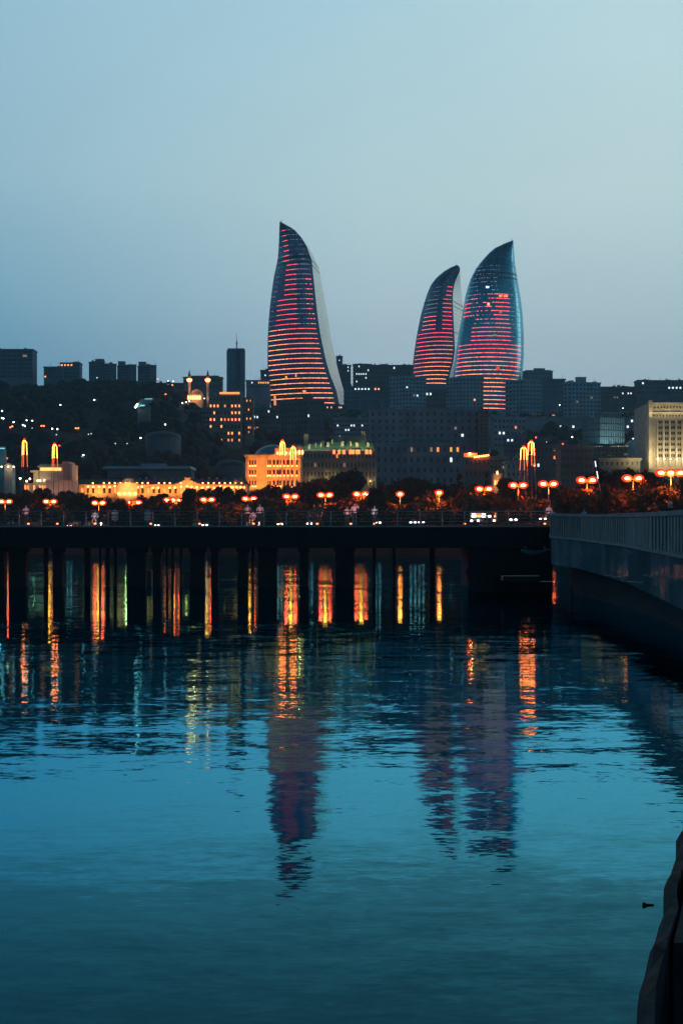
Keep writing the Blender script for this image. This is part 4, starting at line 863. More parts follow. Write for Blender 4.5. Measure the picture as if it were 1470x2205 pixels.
LAMPS = [(12, 1080, 2), (108, 1080, 2), (213, 1083, 2), (290, 1082, 2), (373, 1077, 3), (447, 1076, 2), (537, 1074, 2), (626, 1069, 2), (700, 1066, 2), (777, 1064, 2), (861, 1064, 1), (945, 1061, 1),
         (1042, 1053, 2), (1115, 1045, 2), (1180, 1042, 2), (1263, 1034, 2), (1362, 1030, 2), (1443, 1018, 3)]
for i, (x, y, k) in enumerate(LAMPS):
    o = lp[k] if k not in used else copy_tree(lp[k]); used.add(k)
    Yl = lampY(x); o.location = (PX(x, Yl), Yl, PZ(y, Yl) - 8.95)
    word = {1: 'single-headed', 2: 'twin-headed', 3: 'triple-headed'}[k]
    tag(o, f'{word} orange street lamp, {ORD[i]} from the left in the row along the far shore', 'street lamp', 'street lamps along the far shore')

# ------------------------------------------------------------------ slender three-legged light masts
def make_mast():
    r = empty('light_mast', (0, 0, 0)); Hm = 22.0
    for k in range(3):
        a = math.pi * 2 * k / 3 + .5; top = Vector((.75 * math.cos(a), .75 * math.sin(a), Hm - .7)); bot = Vector((1.9 * math.cos(a), 1.9 * math.sin(a), 0))
        q = bot + (top - bot) * .72; q2 = bot + (top - bot) * .86
        MB().tube(q2, top, .055, .07, 8).tube(top, Vector((.1 * math.cos(a), .1 * math.sin(a), Hm)), .07, .07, 8).build('light_tube', M['mast_light'], r)
        MB().tube(q, q2, .05, .055, 8).build('lower_light_tube', M['mast_light_low'], r)
        MB().tube(bot, q, .10, .05, 8).build('leg', M['steel'], r)
    MB().ball((0, 0, Hm + .1), .4, .4, .3, 10, 6).build('beacon', M['sodium_glow'], r)
    MB().tube((0, 0, Hm * .3), (0, 0, Hm * .3 + .25), 1.3, 1.3, 12).build('brace_ring', M['steel'], r)
    return r
mp = make_mast()
for i, (x, y, lab) in enumerate([(53, 947, 'left of the two glowing light masts at lower left'), (118, 956, 'right of the two glowing light masts, above the pink building'), (608, 949, 'left of the two glowing light masts in front of the orange building'),
                                 (631, 961, 'right of the two glowing light masts in front of the orange building'), (1127, 962, 'lower glowing light mast of the pair beside the violet villa'), (1143, 950, 'taller glowing light mast of the pair beside the violet villa')]):
    o = mp if i == 0 else copy_tree(mp); Yl = lampY(x) + 12; o.location = (PX(x, Yl), Yl, 9.0); s = (PZ(y, Yl) - 9) / 22.0; o.scale = (1, 1, s)
    tag(o, lab, 'light mast', 'glowing tripod light masts')

# ------------------------------------------------------------------ lights on the hillside
def make_small(name, m, r_):
    r = empty(name, (0, 0, 0)); MB().tube((0, 0, 0), (0, 0, 5), .1, .08, 6).build('pole', M['steel'], r)
    MB().ball((0, 0, 5.1), r_, r_, r_ * .75, 8, 6).build('lamp_head', m, r); return r
sm = {'o': make_small('hillside_lamp', M['sodium_small'], .45), 'w': make_small('hillside_lamp', M['white_lamp'], .42), 'r': make_small('hillside_lamp', M['red_lamp'], .5), 'd': make_small('hillside_lamp', M['cool_pane'], .3)}
PTS = [(5, 885, 'w'), (5, 900, 'w'), (8, 901, 'w'), (30, 909, 'w'), (58, 905, 'w'), (70, 906, 'w'), (50, 915, 'w'), (54, 917, 'w'), (70, 922, 'd'), (113, 923, 'w'), (124, 924, 'w'), (122, 936, 'd'), (27, 918, 'o'), (23, 920, 'o'), (90, 917, 'o'), (95, 917, 'o'),
       (164, 922, 'o'), (169, 922, 'o'), (216, 922, 'o'), (222, 922, 'o'), (191, 935, 'd'), (197, 934, 'd'), (73, 877, 'w'), (131, 872, 'w'), (96, 861, 'd'), (203, 861, 'w'), (206, 861, 'd'), (183, 955, 'o'), (189, 955, 'o'), (197, 955, 'o'), (203, 955, 'o'),
       (60, 965, 'o'), (66, 965, 'o'), (73, 965, 'o'), (128, 960, 'r'), (134, 960, 'r'), (303, 943, 'w'), (352, 957, 'r'), (356, 914, 'w'), (357, 849, 'o'), (249, 955, 'd'), (274, 955, 'd'), (175, 984, 'w'), (180, 980, 'w'), (205, 988, 'w'), (206, 985, 'd'),
       (8, 987, 'r'), (15, 987, 'r'), (44, 1030, 'w'), (436, 963, 'w'), (442, 963, 'w'), (302, 822, 'w'), (298, 822, 'w'), (340, 816, 'o'), (362, 820, 'w'), (373, 821, 'w'), (393, 868, 'w'), (401, 866, 'w'), (408, 864, 'w'), (415, 862, 'o'), (418, 858, 'r'), (414, 855, 'r'), (432, 860, 'w'), (440, 858, 'w'), (446, 855, 'd'),
       (1153, 942, 'r'), (1211, 956, 'r'), (1204, 872, 'w'), (1340, 879, 'w'), (1370, 878, 'w'), (1384, 886, 'w'), (1386, 958, 'w'), (1150, 1003, 'd'), (1074, 962, 'w'), (1402, 1003, 'w'), (1408, 1002, 'd'), (1405, 1024, 'o'), (1176, 952, 'd'), (1231, 941, 'w'), (1414, 847, 'w'),
       (880, 852, 'o'), (920, 852, 'w'), (930, 852, 'd'), (957, 871, 'd'), (727, 876, 'w'), (544, 820, 'w'), (583, 880, 'd')]
cnt = {}; seen = set(); PTS.sort()
for x, y, k in PTS:
    o = sm[k] if k not in seen else copy_tree(sm[k]); seen.add(k)
    Yg = ground_at(x, y + 10) if y < 1000 else 625
    o.location = (PX(x, Yg - 8), Yg - 8, PZ(y, Yg - 8) - 5.1); o.scale = (1, 1, 1)
    cnt[k] = cnt.get(k, 0) + 1
    nm = {'o': 'orange', 'w': 'white', 'r': 'red', 'd': 'faint bluish'}[k]
    i = cnt[k] - 1
    tag(o, f'small {nm} light on the dark slope, {ORD[i]} of its colour from left', 'street lamp', f'small {nm} street lights on the slope')

# ------------------------------------------------------------------ trees
def make_crown(n, rx, rz, seed, leaf=.34, cone=False):
    g = random.Random(seed); m = MB(); cl = []
    for _ in range(26):
        a = g.uniform(0, 6.283); q = g.random() ** .5; z = g.uniform(-1, 1)
        if cone: rr = q * (1 - (z + 1) / 2) ** .8
        else: rr = q * math.sqrt(max(0, 1 - z * z * .85))
        cl.append((rx * rr * math.cos(a), rx * rr * math.sin(a), rz * z, g.uniform(.22, .42) * rx * (.6 if cone else 1)))
    for _ in range(n):
        c = g.choice(cl); d = Vector((g.gauss(0, 1), g.gauss(0, 1), g.gauss(0, 1))).normalized() * c[3] * (g.random() ** .4)
        p = Vector(c[:3]) + d; s = leaf * g.uniform(.6, 1.4)
        u = Vector((g.gauss(0, 1), g.gauss(0, 1), g.gauss(0, .7))).normalized(); v = u.cross(Vector((g.gauss(0, 1), g.gauss(0, 1), g.gauss(0, 1)))).normalized()
        m.add([p - u * s, p - v * s * .6, p + u * s, p + v * s * .6], [(0, 1, 2, 3)])
    return m
def make_tree(kind, seed):
    r = empty(kind, (0, 0, 0)); g = random.Random(seed)
    cone = kind == 'cypress_tree'
    if cone:
        c = make_crown(3600, 1.5, 5.5, seed, .28, True)
        MB().tube((0, 0, 0), (0, 0, 8), .25, .08, 8).build('trunk', M['bark'], r); off = 6.2
    elif kind == 'shrub':
        c = make_crown(2600, 2.2, 1.2, seed, .26); MB().tube((0, 0, 0), (.2, 0, 1.3), .12, .06, 6).tube((0, 0, .1), (-.5, .1, 1.4), .1, .05, 6).build('trunk', M['bark'], r); off = 1.4
    else:
        c = make_crown(6500, 4.2, 3.3, seed, .36); t = MB().tube((0, 0, 0), (.1, 0, 3.2), .34, .24, 8)
        for k in range(5):
            a = k * 1.3 + g.random(); t.tube((.1, 0, 2.6 + k * .3), (2.3 * math.cos(a), 2.3 * math.sin(a), 5.4 + g.random() * 2), .15, .05, 6)
        t.build('trunk', M['bark'], r); off = 6.2
    c.v = [(a, b_, z + off) for a, b_, z in c.v]; c.build('crown', M['leaf_shrub' if kind == 'shrub' else 'leaf'], r)
    return r
protos = {('broadleaf_tree', i): make_tree('broadleaf_tree', 50 + i) for i in range(4)}
protos.update({('cypress_tree', i): make_tree('cypress_tree', 70 + i) for i in range(2)}); protos.update({('shrub', i): make_tree('shrub', 80 + i) for i in range(2)})
usedt = set(); tcount = {}
TREES = []   # x, top row, distance behind the lamp line, kind, width scale
def T(x, y, d, kind='broadleaf_tree', w_=1.0): TREES.append((x, y, d, kind, w_))
for x, y, d in [(-25, 1066, 12), (25, 1062, 16), (62, 1056, 10), (95, 1053, 18), (140, 1058, 10), (178, 1060, 20), (222, 1068, 14), (255, 1072, 9), (310, 1066, 16), (345, 1064, 12), (410, 1057, 12), (435, 1053, 18), (476, 1050, 12), (505, 1056, 20), (565, 1054, 14),
                (600, 1046, 20), (652, 1048, 16), (680, 1038, 22), (722, 1034, 14), (748, 1022, 26), (815, 1040, 16), (842, 1046, 10), (880, 1036, 14), (912, 1040, 20), (965, 1048, 10), (992, 1040, 18), (1020, 1052, 12), (1075, 1056, 8), (1100, 1036, 22), (1145, 1052, 10),
                (1162, 1040, 20), (1215, 1046, 10), (1240, 1052, 4), (1292, 1020, 14), (1320, 1008, 18), (1348, 1012, 10), (1392, 1024, 14), (1415, 1034, 8), (1462, 1030, 4), (1300, 1046, 4), (1375, 1050, 3), (1490, 1026, 6)]: T(x, y, d)
T(990, 1012, 22, 'cypress_tree'); T(957, 1042, 24, 'cypress_tree'); T(1048, 1008, 26, 'cypress_tree', .6); T(1452, 1030, 3, 'cypress_tree', 1.3); T(1283, 998, 20, 'cypress_tree', .8)
for x, y, d in [(122, 1094, 2), (360, 1090, 1.5), (385, 1086, 2), (455, 1090, 2), (568, 1082, 3), (590, 1088, 2), (620, 1086, 2), (640, 1090, 2), (716, 1090, 2), (757, 1082, 2), (770, 1074, 2.5), (785, 1084, 2), (930, 1082, 2), (940, 1072, 3), (1030, 1070, 2), (1055, 1072, 2),
                (1130, 1080, 2), (1170, 1084, 2), (1240, 1066, 2), (1272, 1062, 2), (1330, 1066, 2), (1400, 1060, 1), (1435, 1058, 2), (268, 1090, 2), (300, 1090, 2), (500, 1092, 2), (840, 1092, 1), (880, 1092, 1)]: T(x, y, d, 'shrub')
TREES.sort()
hts = {'broadleaf_tree': 9.9, 'cypress_tree': 11.7, 'shrub': 2.7}
for n_, (x, y, d, kind, w_) in enumerate(TREES):
    if kind == 'broadleaf_tree':
        if min(abs(x - q[0]) for q in LAMPS) > 34 and d < 17: d = -9; w_ = .6
        else: d += 3
    i = rnd.randrange(4 if kind == 'broadleaf_tree' else 2)
    if all((kind, q) not in usedt for q in range(4)): i = 0
    Yt = lampY(x) + d + (2 if kind != 'shrub' else -.4); hgt = max(3.0 if kind == 'shrub' else 6, PZ(y, Yt) - 9)
    o = protos[(kind, i)] if (kind, i) not in usedt else copy_tree(protos[(kind, i)]); usedt.add((kind, i))
    s = hgt / hts[kind]; o.location = (PX(x, Yt), Yt, 8.9); o.scale = (s * w_ * (1.0 if kind != 'shrub' else .9), s * w_, s); o.rotation_euler = (0, 0, rnd.uniform(0, 6.28))
    tcount[kind] = tcount.get(kind, 0) + 1; c_ = tcount[kind] - 1
    nm = {'broadleaf_tree': 'dark rounded shore tree', 'cypress_tree': 'narrow pointed cypress', 'shrub': 'low orange-lit shrub under the lamps'}[kind]
    num = ORD[c_] if c_ < len(ORD) else 'last'
    tag(o, f'{nm}, {num} from the left in the row behind the pier', 'tree' if kind != 'shrub' else 'shrub', {'broadleaf_tree': 'rounded trees along the far shore', 'cypress_tree': 'cypresses along the far shore', 'shrub': 'shrubs along the far shore'}[kind])
for k_, p in protos.items():
    if k_ not in usedt:
        for c in children(p): bpy.data.objects.remove(c)
        bpy.data.objects.remove(p)
# far woods on the slope: one mass nobody could count
mb = MB(); g = random.Random(5)
for _ in range(2600):
    u = g.uniform(-150, 1620); Yw = g.uniform(625, 1330)
    if u > 430 and g.random() < .55: continue
    X = PX(u, Yw); z = zt(X, Yw); s = g.uniform(2.2, 4.6)
    mb.ball((X, Yw, z + s * .45), s * g.uniform(.9, 1.4), s, s * g.uniform(.7, 1.1), 7, 5, 0, .28, g)
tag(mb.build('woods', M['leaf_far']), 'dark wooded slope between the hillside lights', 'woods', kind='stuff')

# ------------------------------------------------------------------ cars on the shore road
def make_car(paint, name='car'):
    r = empty(name, (0, 0, 0))
    prof = [(-2.2, .35), (-2.25, .8), (-1.9, .95), (-1.2, 1.0), (-.7, 1.42), (.8, 1.45), (1.45, 1.0), (2.1, .92), (2.2, .6), (2.15, .35)]
    m = MB(); n = len(prof); vs = [(x, -.85, z) for x, z in prof] + [(x, .85, z) for x, z in prof]
    m.add(vs, [tuple(range(n)), tuple(reversed(range(n, 2 * n)))] + [(i, n + i, n + (i + 1) % n, (i + 1) % n) for i in range(n)]); m.build('body', paint, r)
    MB().add([(-1.05, -.87, 1.0), (1.3, -.87, 1.0), (.75, -.87, 1.38), (-.66, -.87, 1.36)], [(0, 1, 2, 3)]).build('side_window', M['glass'], r)
    for x in (-1.4, 1.4):
        for y in (-.8, .8):
            MB().tube((x, y - .12, .33), (x, y + .12, .33), .33, .33, 14).build('wheel', M['tyre'], r)
    for y in (-.55, .55):
        MB().ball((-2.25, y, .7), .16, .3, .18, 8, 5).build('headlight', M['headlight'], r)
        MB().ball((2.2, y, .75), .1, .2, .12, 8, 5).build('taillight', M['taillight'], r)
    return r
cars = [make_car(M['car_paint']), make_car(M['car_dark'])]
CARS = [(157, 0, 'pale car with bright headlights on the shore road, left of the first lit shrub'), (348, 1, 'dark car facing the pier below the triple-headed lamp'), (447, 0, 'pale car directly below the sixth street lamp'), (612, 1, 'dark car with headlights on below the orange building'), (672, 0, 'pale car left of the bright twin lamp'),
        (822, 1, 'dark car with headlights just right of the centre figures'), (893, 0, 'left car of the adjacent pair right of centre'), (915, 1, 'right car of the adjacent pair right of centre'), (1108, 0, 'pale car below the fourteenth street lamp'), (1176, 1, 'dark car beside the end of the curved wall')]
for i, (x, k, lab) in enumerate(CARS):
    o = cars[k] if i == (0 if k == 0 else 1) else copy_tree(cars[k]); Yc = shoreY(x) + 12; o.location = (PX(x, Yc), Yc, 9.03); o.rotation_euler = (0, 0, R(62 if i % 2 else 75)); o.scale = (1.1, 1.1, 1.1)
    tag(o, lab, 'car', 'cars along the far shore road')
r = empty('bus', (0, 0, 0), 'white bus with lit windows on the shore road below the turret', 'bus')
MB().box(-3.4, 3.4, -1.1, 1.1, .4, 2.9).box(-3.3, 3.3, -1.0, 1.0, 2.9, 3.05).build('body', M['car_paint'], r)
for i in range(5): MB().box(-3.0 + i * 1.25, -2.0 + i * 1.25, -1.16, -1.11, 1.7, 2.55).build('window', M['headlight' if i in (0, 2, 3) else 'bright_pane'], r)
for x in (-2.2, 2.2):
    for y in (-1, 1): MB().tube((x, y - .15, .45), (x, y + .15, .45), .45, .45, 14).build('wheel', M['tyre'], r)
for x in (-3.1, -1.4, 2.6): MB().ball((x, -1.2, .8), .3, .12, .22, 8, 5).build('headlight', M['headlight'], r)
Yc = shoreY(1040) + 12; r.location = (PX(1040, Yc), Yc, 9.03)

# ------------------------------------------------------------------ people
def figure(joints, edges, top_m, leg_m, waist, neck, name='body', skirt=False):
    me = bpy.data.meshes.new(name); keys = list(joints); me.from_pydata([joints[k][0] for k in keys], [(keys.index(a), keys.index(b)) for a, b in edges], [])
    ob = bpy.data.objects.new('tmp', me); COL.objects.link(ob)
    ob.modifiers.new('s', 'SKIN'); 
    for i, k in enumerate(keys):
        v = me.skin_vertices[0].data[i]; q = joints[k][1]; v.radius = (q, q) if not isinstance(q, tuple) else q; v.use_root = (k == 'pelvis')
    ss = ob.modifiers.new('u', 'SUBSURF'); ss.levels = 1; ss.render_levels = 1
    dg = bpy.context.evaluated_depsgraph_get(); out = bpy.data.meshes.new_from_object(ob.evaluated_get(dg)); bpy.data.objects.remove(ob)
    out.materials.clear()
    for m in (M['skin'], top_m, leg_m, M['dark_cloth']): out.materials.append(m)
    for p in out.polygons:
        c = p.center; p.use_smooth = True
        if c.z > neck: p.material_index = 0
        elif c.z > waist: p.material_index = 0 if abs(c.x) > .27 and c.z < waist + .28 else 1
        elif c.z < .09: p.material_index = 3
        else: p.material_index = 0 if (abs(c.x) > .26 or c.y < -.30) and c.z > waist - .3 and not skirt else 2
    out.name = name; return out
def person(pose, top_m, leg_m, hair=True):
    r = empty('person', (0, 0, 0)); J = {}
    hip, sh = (.92, 1.42)
    lean = .0; dz = 0
    if pose == 'sit': dz = -.45
    hip += dz; sh += dz
    J['pelvis'] = ((0, 0, hip), (.15, .12)); J['waist'] = ((0, 0, hip + .18), (.13, .10)); J['chest'] = ((0, .0, sh - .12), (.17, .12)); J['neck'] = ((0, -.01, sh + .06), .055); J['head'] = ((0, -.02, sh + .17), (.075, .09)); J['crown'] = ((0, -.01, sh + .27), (.07, .08)); J['nose'] = ((0, -.125, sh + .17), .016)
    E = [('pelvis', 'waist'), ('waist', 'chest'), ('chest', 'neck'), ('neck', 'head'), ('head', 'crown'), ('head', 'nose')]
    for s, q in ((-1, 'l'), (1, 'r')):
        J['sh' + q] = ((s * .18, 0, sh), .06)
        if pose == 'lean': J['el' + q] = ((s * .25, -.16, sh - .22), .042); J['wr' + q] = ((s * .2, -.36, sh - .36), .03)
        elif pose == 'sit': J['el' + q] = ((s * .24, -.08, sh - .28), .042); J['wr' + q] = ((s * .15, -.32, sh - .36), .03)
        elif pose == 'photo' and s > 0: J['el' + q] = ((s * .28, -.2, sh - .12), .042); J['wr' + q] = ((s * .12, -.34, sh + .1), .03)
        else: J['el' + q] = ((s * .25, .02, sh - .30), .042); J['wr' + q] = ((s * .27, -.05, sh - .56), .03)
        w_ = Vector(J['wr' + q][0]); d = (w_ - Vector(J['el' + q][0])).normalized(); J['pa' + q] = (tuple(w_ + d * .08), (.035, .018))
        E += [('chest', 'sh' + q), ('sh' + q, 'el' + q), ('el' + q, 'wr' + q), ('wr' + q, 'pa' + q)]
        side = d.cross(Vector((0, 1, 0))).normalized()
        for fi, (off, ln) in enumerate(((-.03, .07), (-.01, .085), (.01, .08), (.03, .06))):
            J[f'f{fi}{q}'] = (tuple(w_ + d * (.08 + ln) + side * off), .009); E.append(('pa' + q, f'f{fi}{q}'))
        J['th' + q] = (tuple(w_ + d * .07 - side * .06), .011); E.append(('wr' + q, 'th' + q))
        if pose == 'sit':
            J['kn' + q] = ((s * .12, -.42, hip + .02), .065); J['an' + q] = ((s * .12, -.42, .08), .042)
        else:
            J['kn' + q] = ((s * .11, -.02 if pose != 'walk' else -.16 * s, .5), .06); J['an' + q] = ((s * .11, .02 if pose != 'walk' else -.22 * s, .08), .04)
        a = J['an' + q][0]; J['hi' + q] = ((s * .10, 0, hip - .06), .085); J['to' + q] = ((a[0] + s * .02, a[1] - .17, .04), .035)
        E += [('pelvis', 'hi' + q), ('hi' + q, 'kn' + q), ('kn' + q, 'an' + q), ('an' + q, 'to' + q)]
    me = figure(J, E, top_m, leg_m, hip + .06, sh + .04)
    o = bpy.data.objects.new('body', me); COL.objects.link(o); o.parent = r
    MB().ball((0, .015, sh + .235), .092, .105, .10, 12, 6, half=True).ball((0, .05, sh + .2), .085, .07, .10, 12, 8).build('hair', M['hair'] if hair else M['white_cloth'], r)
    return r
YP = 125.0; DECK = PZ(1132, YP)
PEOPLE = [(533, 'lean', 'pink_cloth', 'dark_cloth', 185, 1.0, 'person in pale pink top leaning on the rail, left of the pair by orange shrubs'), (560, 'stand', 'pink_cloth', 'dark_cloth', 170, 1.02, 'person in pink shirt and dark trousers, right one of the pair near the orange shrubs'),
          (545, 'sit', 'pink_cloth', 'dark_cloth', 160, 1.0, 'person sitting between the two pink-shirted standers'), (676, 'stand', 'dark_cloth', 'dark_cloth', 180, 1.0, 'dark silhouetted person left of the bright twin lamp'), (690, 'walk', 'dark_cloth', 'dark_cloth', 120, 1.0, 'dark silhouetted person walking under the bright twin lamp'),
          (747, 'lean', 'pink_cloth', 'dark_cloth', 175, .88, 'shorter person in pink shirt left of the tall pink-shirted one'), (763, 'photo', 'pink_cloth', 'dark_cloth', 190, 1.05, 'tallest person in pink shirt before the lit orange tree'), (806, 'lean', 'white_cloth', 'dark_cloth', 180, .92, 'person in grey-white top at the rail right of the lit orange tree'),
          (57, 'lean', 'pink_cloth', 'dark_cloth', 180, .95, 'lone person at the pier rail near the left edge'), (205, 'sit', 'white_cloth', 'dark_cloth', 180, 1.0, 'seated person in pale top below the third street lamp'), (1181, 'stand', 'pink_cloth', 'dark_cloth', 200, 1.0, 'person at the far right end of the pier')]
for x, pose, a, b_, ang, s, lab in PEOPLE:
    r = person(pose, M[a], M[b_]); r.location = (PX(x, YP + 4), YP + 4, DECK + .01); r.rotation_euler = (0, 0, R(ang - 180)); r.scale = (s * 1.08,) * 3; tag(r, lab, 'person')
    if pose == 'sit':
        bn = empty('bench', (r.location.x, r.location.y + .1, DECK), 'low dark bench under the seated person ' + ('in pale top' if x < 300 else 'in pink top'), 'bench')
        MB().box(bn.location.x - .6, bn.location.x + .6, bn.location.y - .2, bn.location.y + .25, DECK + .36, DECK + .42).build('seat', M['dark_concrete'], bn)
        for dx in (-.5, .5): MB().box(bn.location.x + dx - .05, bn.location.x + dx + .05, bn.location.y - .15, bn.location.y + .2, DECK + .01, DECK + .36).build('leg', M['steel'], bn)

# ------------------------------------------------------------------ the pier
X0, X1 = PX(-260, YP), PX(1188, YP)
pr = empty('pier', (0, YP + 4, 0), 'long dark pier on piles crossing the water', 'pier')
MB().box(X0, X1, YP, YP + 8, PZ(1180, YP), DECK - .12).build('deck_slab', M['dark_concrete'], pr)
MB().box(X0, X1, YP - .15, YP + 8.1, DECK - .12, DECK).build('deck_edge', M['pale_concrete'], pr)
PILES = [(-240, -200), (-160, -120), (-80, -40), (-30, 10), (19, 56), (93, 103), (114, 135), (181, 194), (212, 217), (227, 236), (244, 251), (273, 314), (329, 346), (356, 362), (368, 374), (386, 392), (409, 440), (455, 470), (512, 534), (541, 547), (556, 596), (645, 664), (722, 762), (802, 809), (845, 851), (925, 936)]
for a, b_ in PILES:
    A, B = PX(a, YP + .5), PX(b_, YP + .5); w_ = B - A; cx = (A + B) / 2
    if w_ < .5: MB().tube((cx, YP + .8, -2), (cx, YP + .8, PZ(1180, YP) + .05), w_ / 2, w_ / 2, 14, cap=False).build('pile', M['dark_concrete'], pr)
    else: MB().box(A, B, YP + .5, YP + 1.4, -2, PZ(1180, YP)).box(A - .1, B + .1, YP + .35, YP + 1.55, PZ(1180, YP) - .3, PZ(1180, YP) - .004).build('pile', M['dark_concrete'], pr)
for a, b_ in ((286, 327), (394, 421)): MB().box(PX(a, YP + 3), PX(b_, YP + 3), YP + 3, YP + 4, -1, PZ(1228, YP + 3)).build('pile_cap', M['pale_concrete'], pr)
MB().box(PX(1008, YP), PX(1190, YP), YP + .3, YP + 7.6, -2, PZ(1180, YP) - .005).build('abutment', M['dark_concrete'], pr)
# railing
rl = MB()
zr_ = PZ(1101, YP)
for i in range(4): rl.tube((X0, YP + .3, zr_ - i * .27), (X1, YP + .3, zr_ - i * .27), .035 if i else .05, None, 6)
rl.build('handrail', M['steel'], pr)
for i in range(30):
    x = -200 + i * 48; X = PX(x, YP)
    if x < 1185: MB().box(X - .04, X + .04, YP + .24, YP + .36, DECK, zr_ + .02).build('rail_post', M['steel'], pr)
# small lamps added on the pier deck to light the people
for i, x in enumerate([62, 124, 205, 325, 430, 546, 605, 683, 755, 806, 1000, 1172]):
    Yk = YP + 2.4; X = PX(x, Yk); o = empty('added_bollard_light', (X, Yk, DECK), f'small added bollard light on the pier deck, {ORD[i]} from the left', 'bollard light', 'added bollard lights on the pier deck')
    MB().tube((X, Yk, DECK), (X, Yk, DECK + .14), .07, .07, 8).build('post', M['steel'], o); MB().ball((X, Yk, DECK + .19), .1, .1, .07, 8, 5).build('lamp_head', M['bright_pane'], o)
    if x in (62, 205, 546, 683, 755, 806, 1172):
        sp = light('people_fill', 'SPOT', (X, Yk, DECK + .24), 150, (1, .62, .58), o, .1, rot=(R(112), 0, 0)); sp.data.spot_size = R(150); sp.data.spot_blend = .6  # added fill spot for the people, aimed away from the near water
# round notice signs
for x, y, lab in ((205, 1102, 'left round pale sign on the pier'), (318, 1098, 'right round pale sign above a banded panel on the pier'), (100, 1104, 'small dark post sign near the left end of the pier')):
    pass
# lifebuoy boards seen as striped panels
for i, (x, lab) in enumerate(((318, 'pale rounded notice board with striped panel on the pier, left of centre'), (248, 'small pale round notice board on the pier below the domed pavilion'))):
    X = PX(x, YP + 3); o = empty('notice_board', (X, YP + 3, DECK), lab, 'notice board')
    MB().tube((X, YP + 3, DECK), (X, YP + 3, DECK + .9), .05, .05, 8).build('post', M['steel'], o)
    MB().box(X - .24, X + .24, YP + 2.95, YP + 3.02, DECK + .5, DECK + .62).box(X - .26, X + .26, YP + 2.95, YP + 3.02, DECK + .7, DECK + .8).build('panel', M['boat_white'], o)
    MB().tube((X, YP + 2.96, DECK + 1.08), (X, YP + 3.04, DECK + 1.08), .26, .26, 18).build('disc', M['boat_white'], o)

# ------------------------------------------------------------------ moored boat beneath the wall end
Yb = 100; bt = empty('motor_boat', (PX(1095, Yb), Yb, 0), 'dark moored motor boat with pale windscreen frame beside the abutment', 'boat')
m = MB(); st = []
n_ = 12
for i in range(n_ + 1):
    t = i / n_; x = 1003 + (1185 - 1003) * t; X = PX(x, Yb); b_ = .05 + 1.0 * math.sin(min(1, t * 1.6) * math.pi / 2); top = PZ(1226 + 26 * min(1, t * 2.2), Yb)
    st.append([(X, Yb - b_, top), (X + .25 * (1 - t), Yb - b_ * .75, .35), (X + .5 * (1 - t), Yb, -.3), (X + .25 * (1 - t), Yb + b_ * .75, .35), (X, Yb + b_, top)])
vs = [v for s in st for v in s]; m.add(vs, [(i * 5 + j, i * 5 + j + 1, (i + 1) * 5 + j + 1, (i + 1) * 5 + j) for i in range(n_) for j in range(4)] + [(i * 5 + 4, i * 5, (i + 1) * 5, (i + 1) * 5 + 4) for i in range(n_)], 0)
m.build('hull', M['boat_hull'], bt)
MB().box(PX(1080, Yb), PX(1160, Yb), Yb - .7, Yb + .7, PZ(1253, Yb), PZ(1240, Yb)).build('cabin', M['boat_hull'], bt)
Yb2 = 112; bt = empty('dinghy', (PX(1152, Yb2), Yb2, PZ(1195, Yb2)), 'small pale dinghy hanging under the pier end above the dark boat', 'boat')
m = MB(); st = []
for i in range(11):
    t = i / 10; X = PX(1122 + 60 * t, Yb2); wv = .5 * math.sin(math.pi * min(1, t * .6 + .2)); zt_ = PZ(1182 + 4 * math.sin(math.pi * t), Yb2); zk = PZ(1184 + 10 * math.sin(math.pi * min(1, .15 + t * .85)), Yb2)
    st.append([(X, Yb2 - wv, zt_), (X, Yb2, zk), (X, Yb2 + wv, zt_)])
m.add([v for s in st for v in s], [(i * 3 + j, i * 3 + j + 1, (i + 1) * 3 + j + 1, (i + 1) * 3 + j) for i in range(10) for j in range(2)]); m.build('hull', M['boat_white'], bt)
MB().box(PX(1140, Yb2), PX(1160, Yb2), Yb2 - .4, Yb2 + .4, PZ(1185, Yb2), PZ(1184, Yb2)).build('seat', M['boat_hull'], bt)
MB().tube(px(1130, 1183, Yb2), px(1130, 1176, Yb2), .03).tube(px(1172, 1183, Yb2), px(1172, 1176, Yb2), .03).build('davit_rope', M['steel'], bt)

# ------------------------------------------------------------------ curved promenade wall on the right
WP = [(1185.5, 1214, 1106, 1.1), (1215, 1219, 1106.5, 1.18), (1250, 1226, 1107, 1.28), (1300, 1240, 1107, 1.42), (1350, 1256, 1105, 1.56), (1400, 1280, 1103, 1.70), (1440, 1298, 1100.5, 1.82), (1470, 1314, 1098, 1.90)]
path = []
for x, yb_, yt_, c_ in WP:
    Yw = c_ * F / (yb_ - HZ); path.append((PX(x, Yw), Yw, H - c_, PZ(yt_, Yw)))
path = [(16.62, 124.98, 2.3, 5.95)] + path + [(9.9, 36, 1.15, 4.15), (9.3, 24, 1.05, 4.0), (8.2, 12, 1.0, 3.9), (7.5, 0, 1.0, 3.9), (7, -30, 1.0, 3.9)]
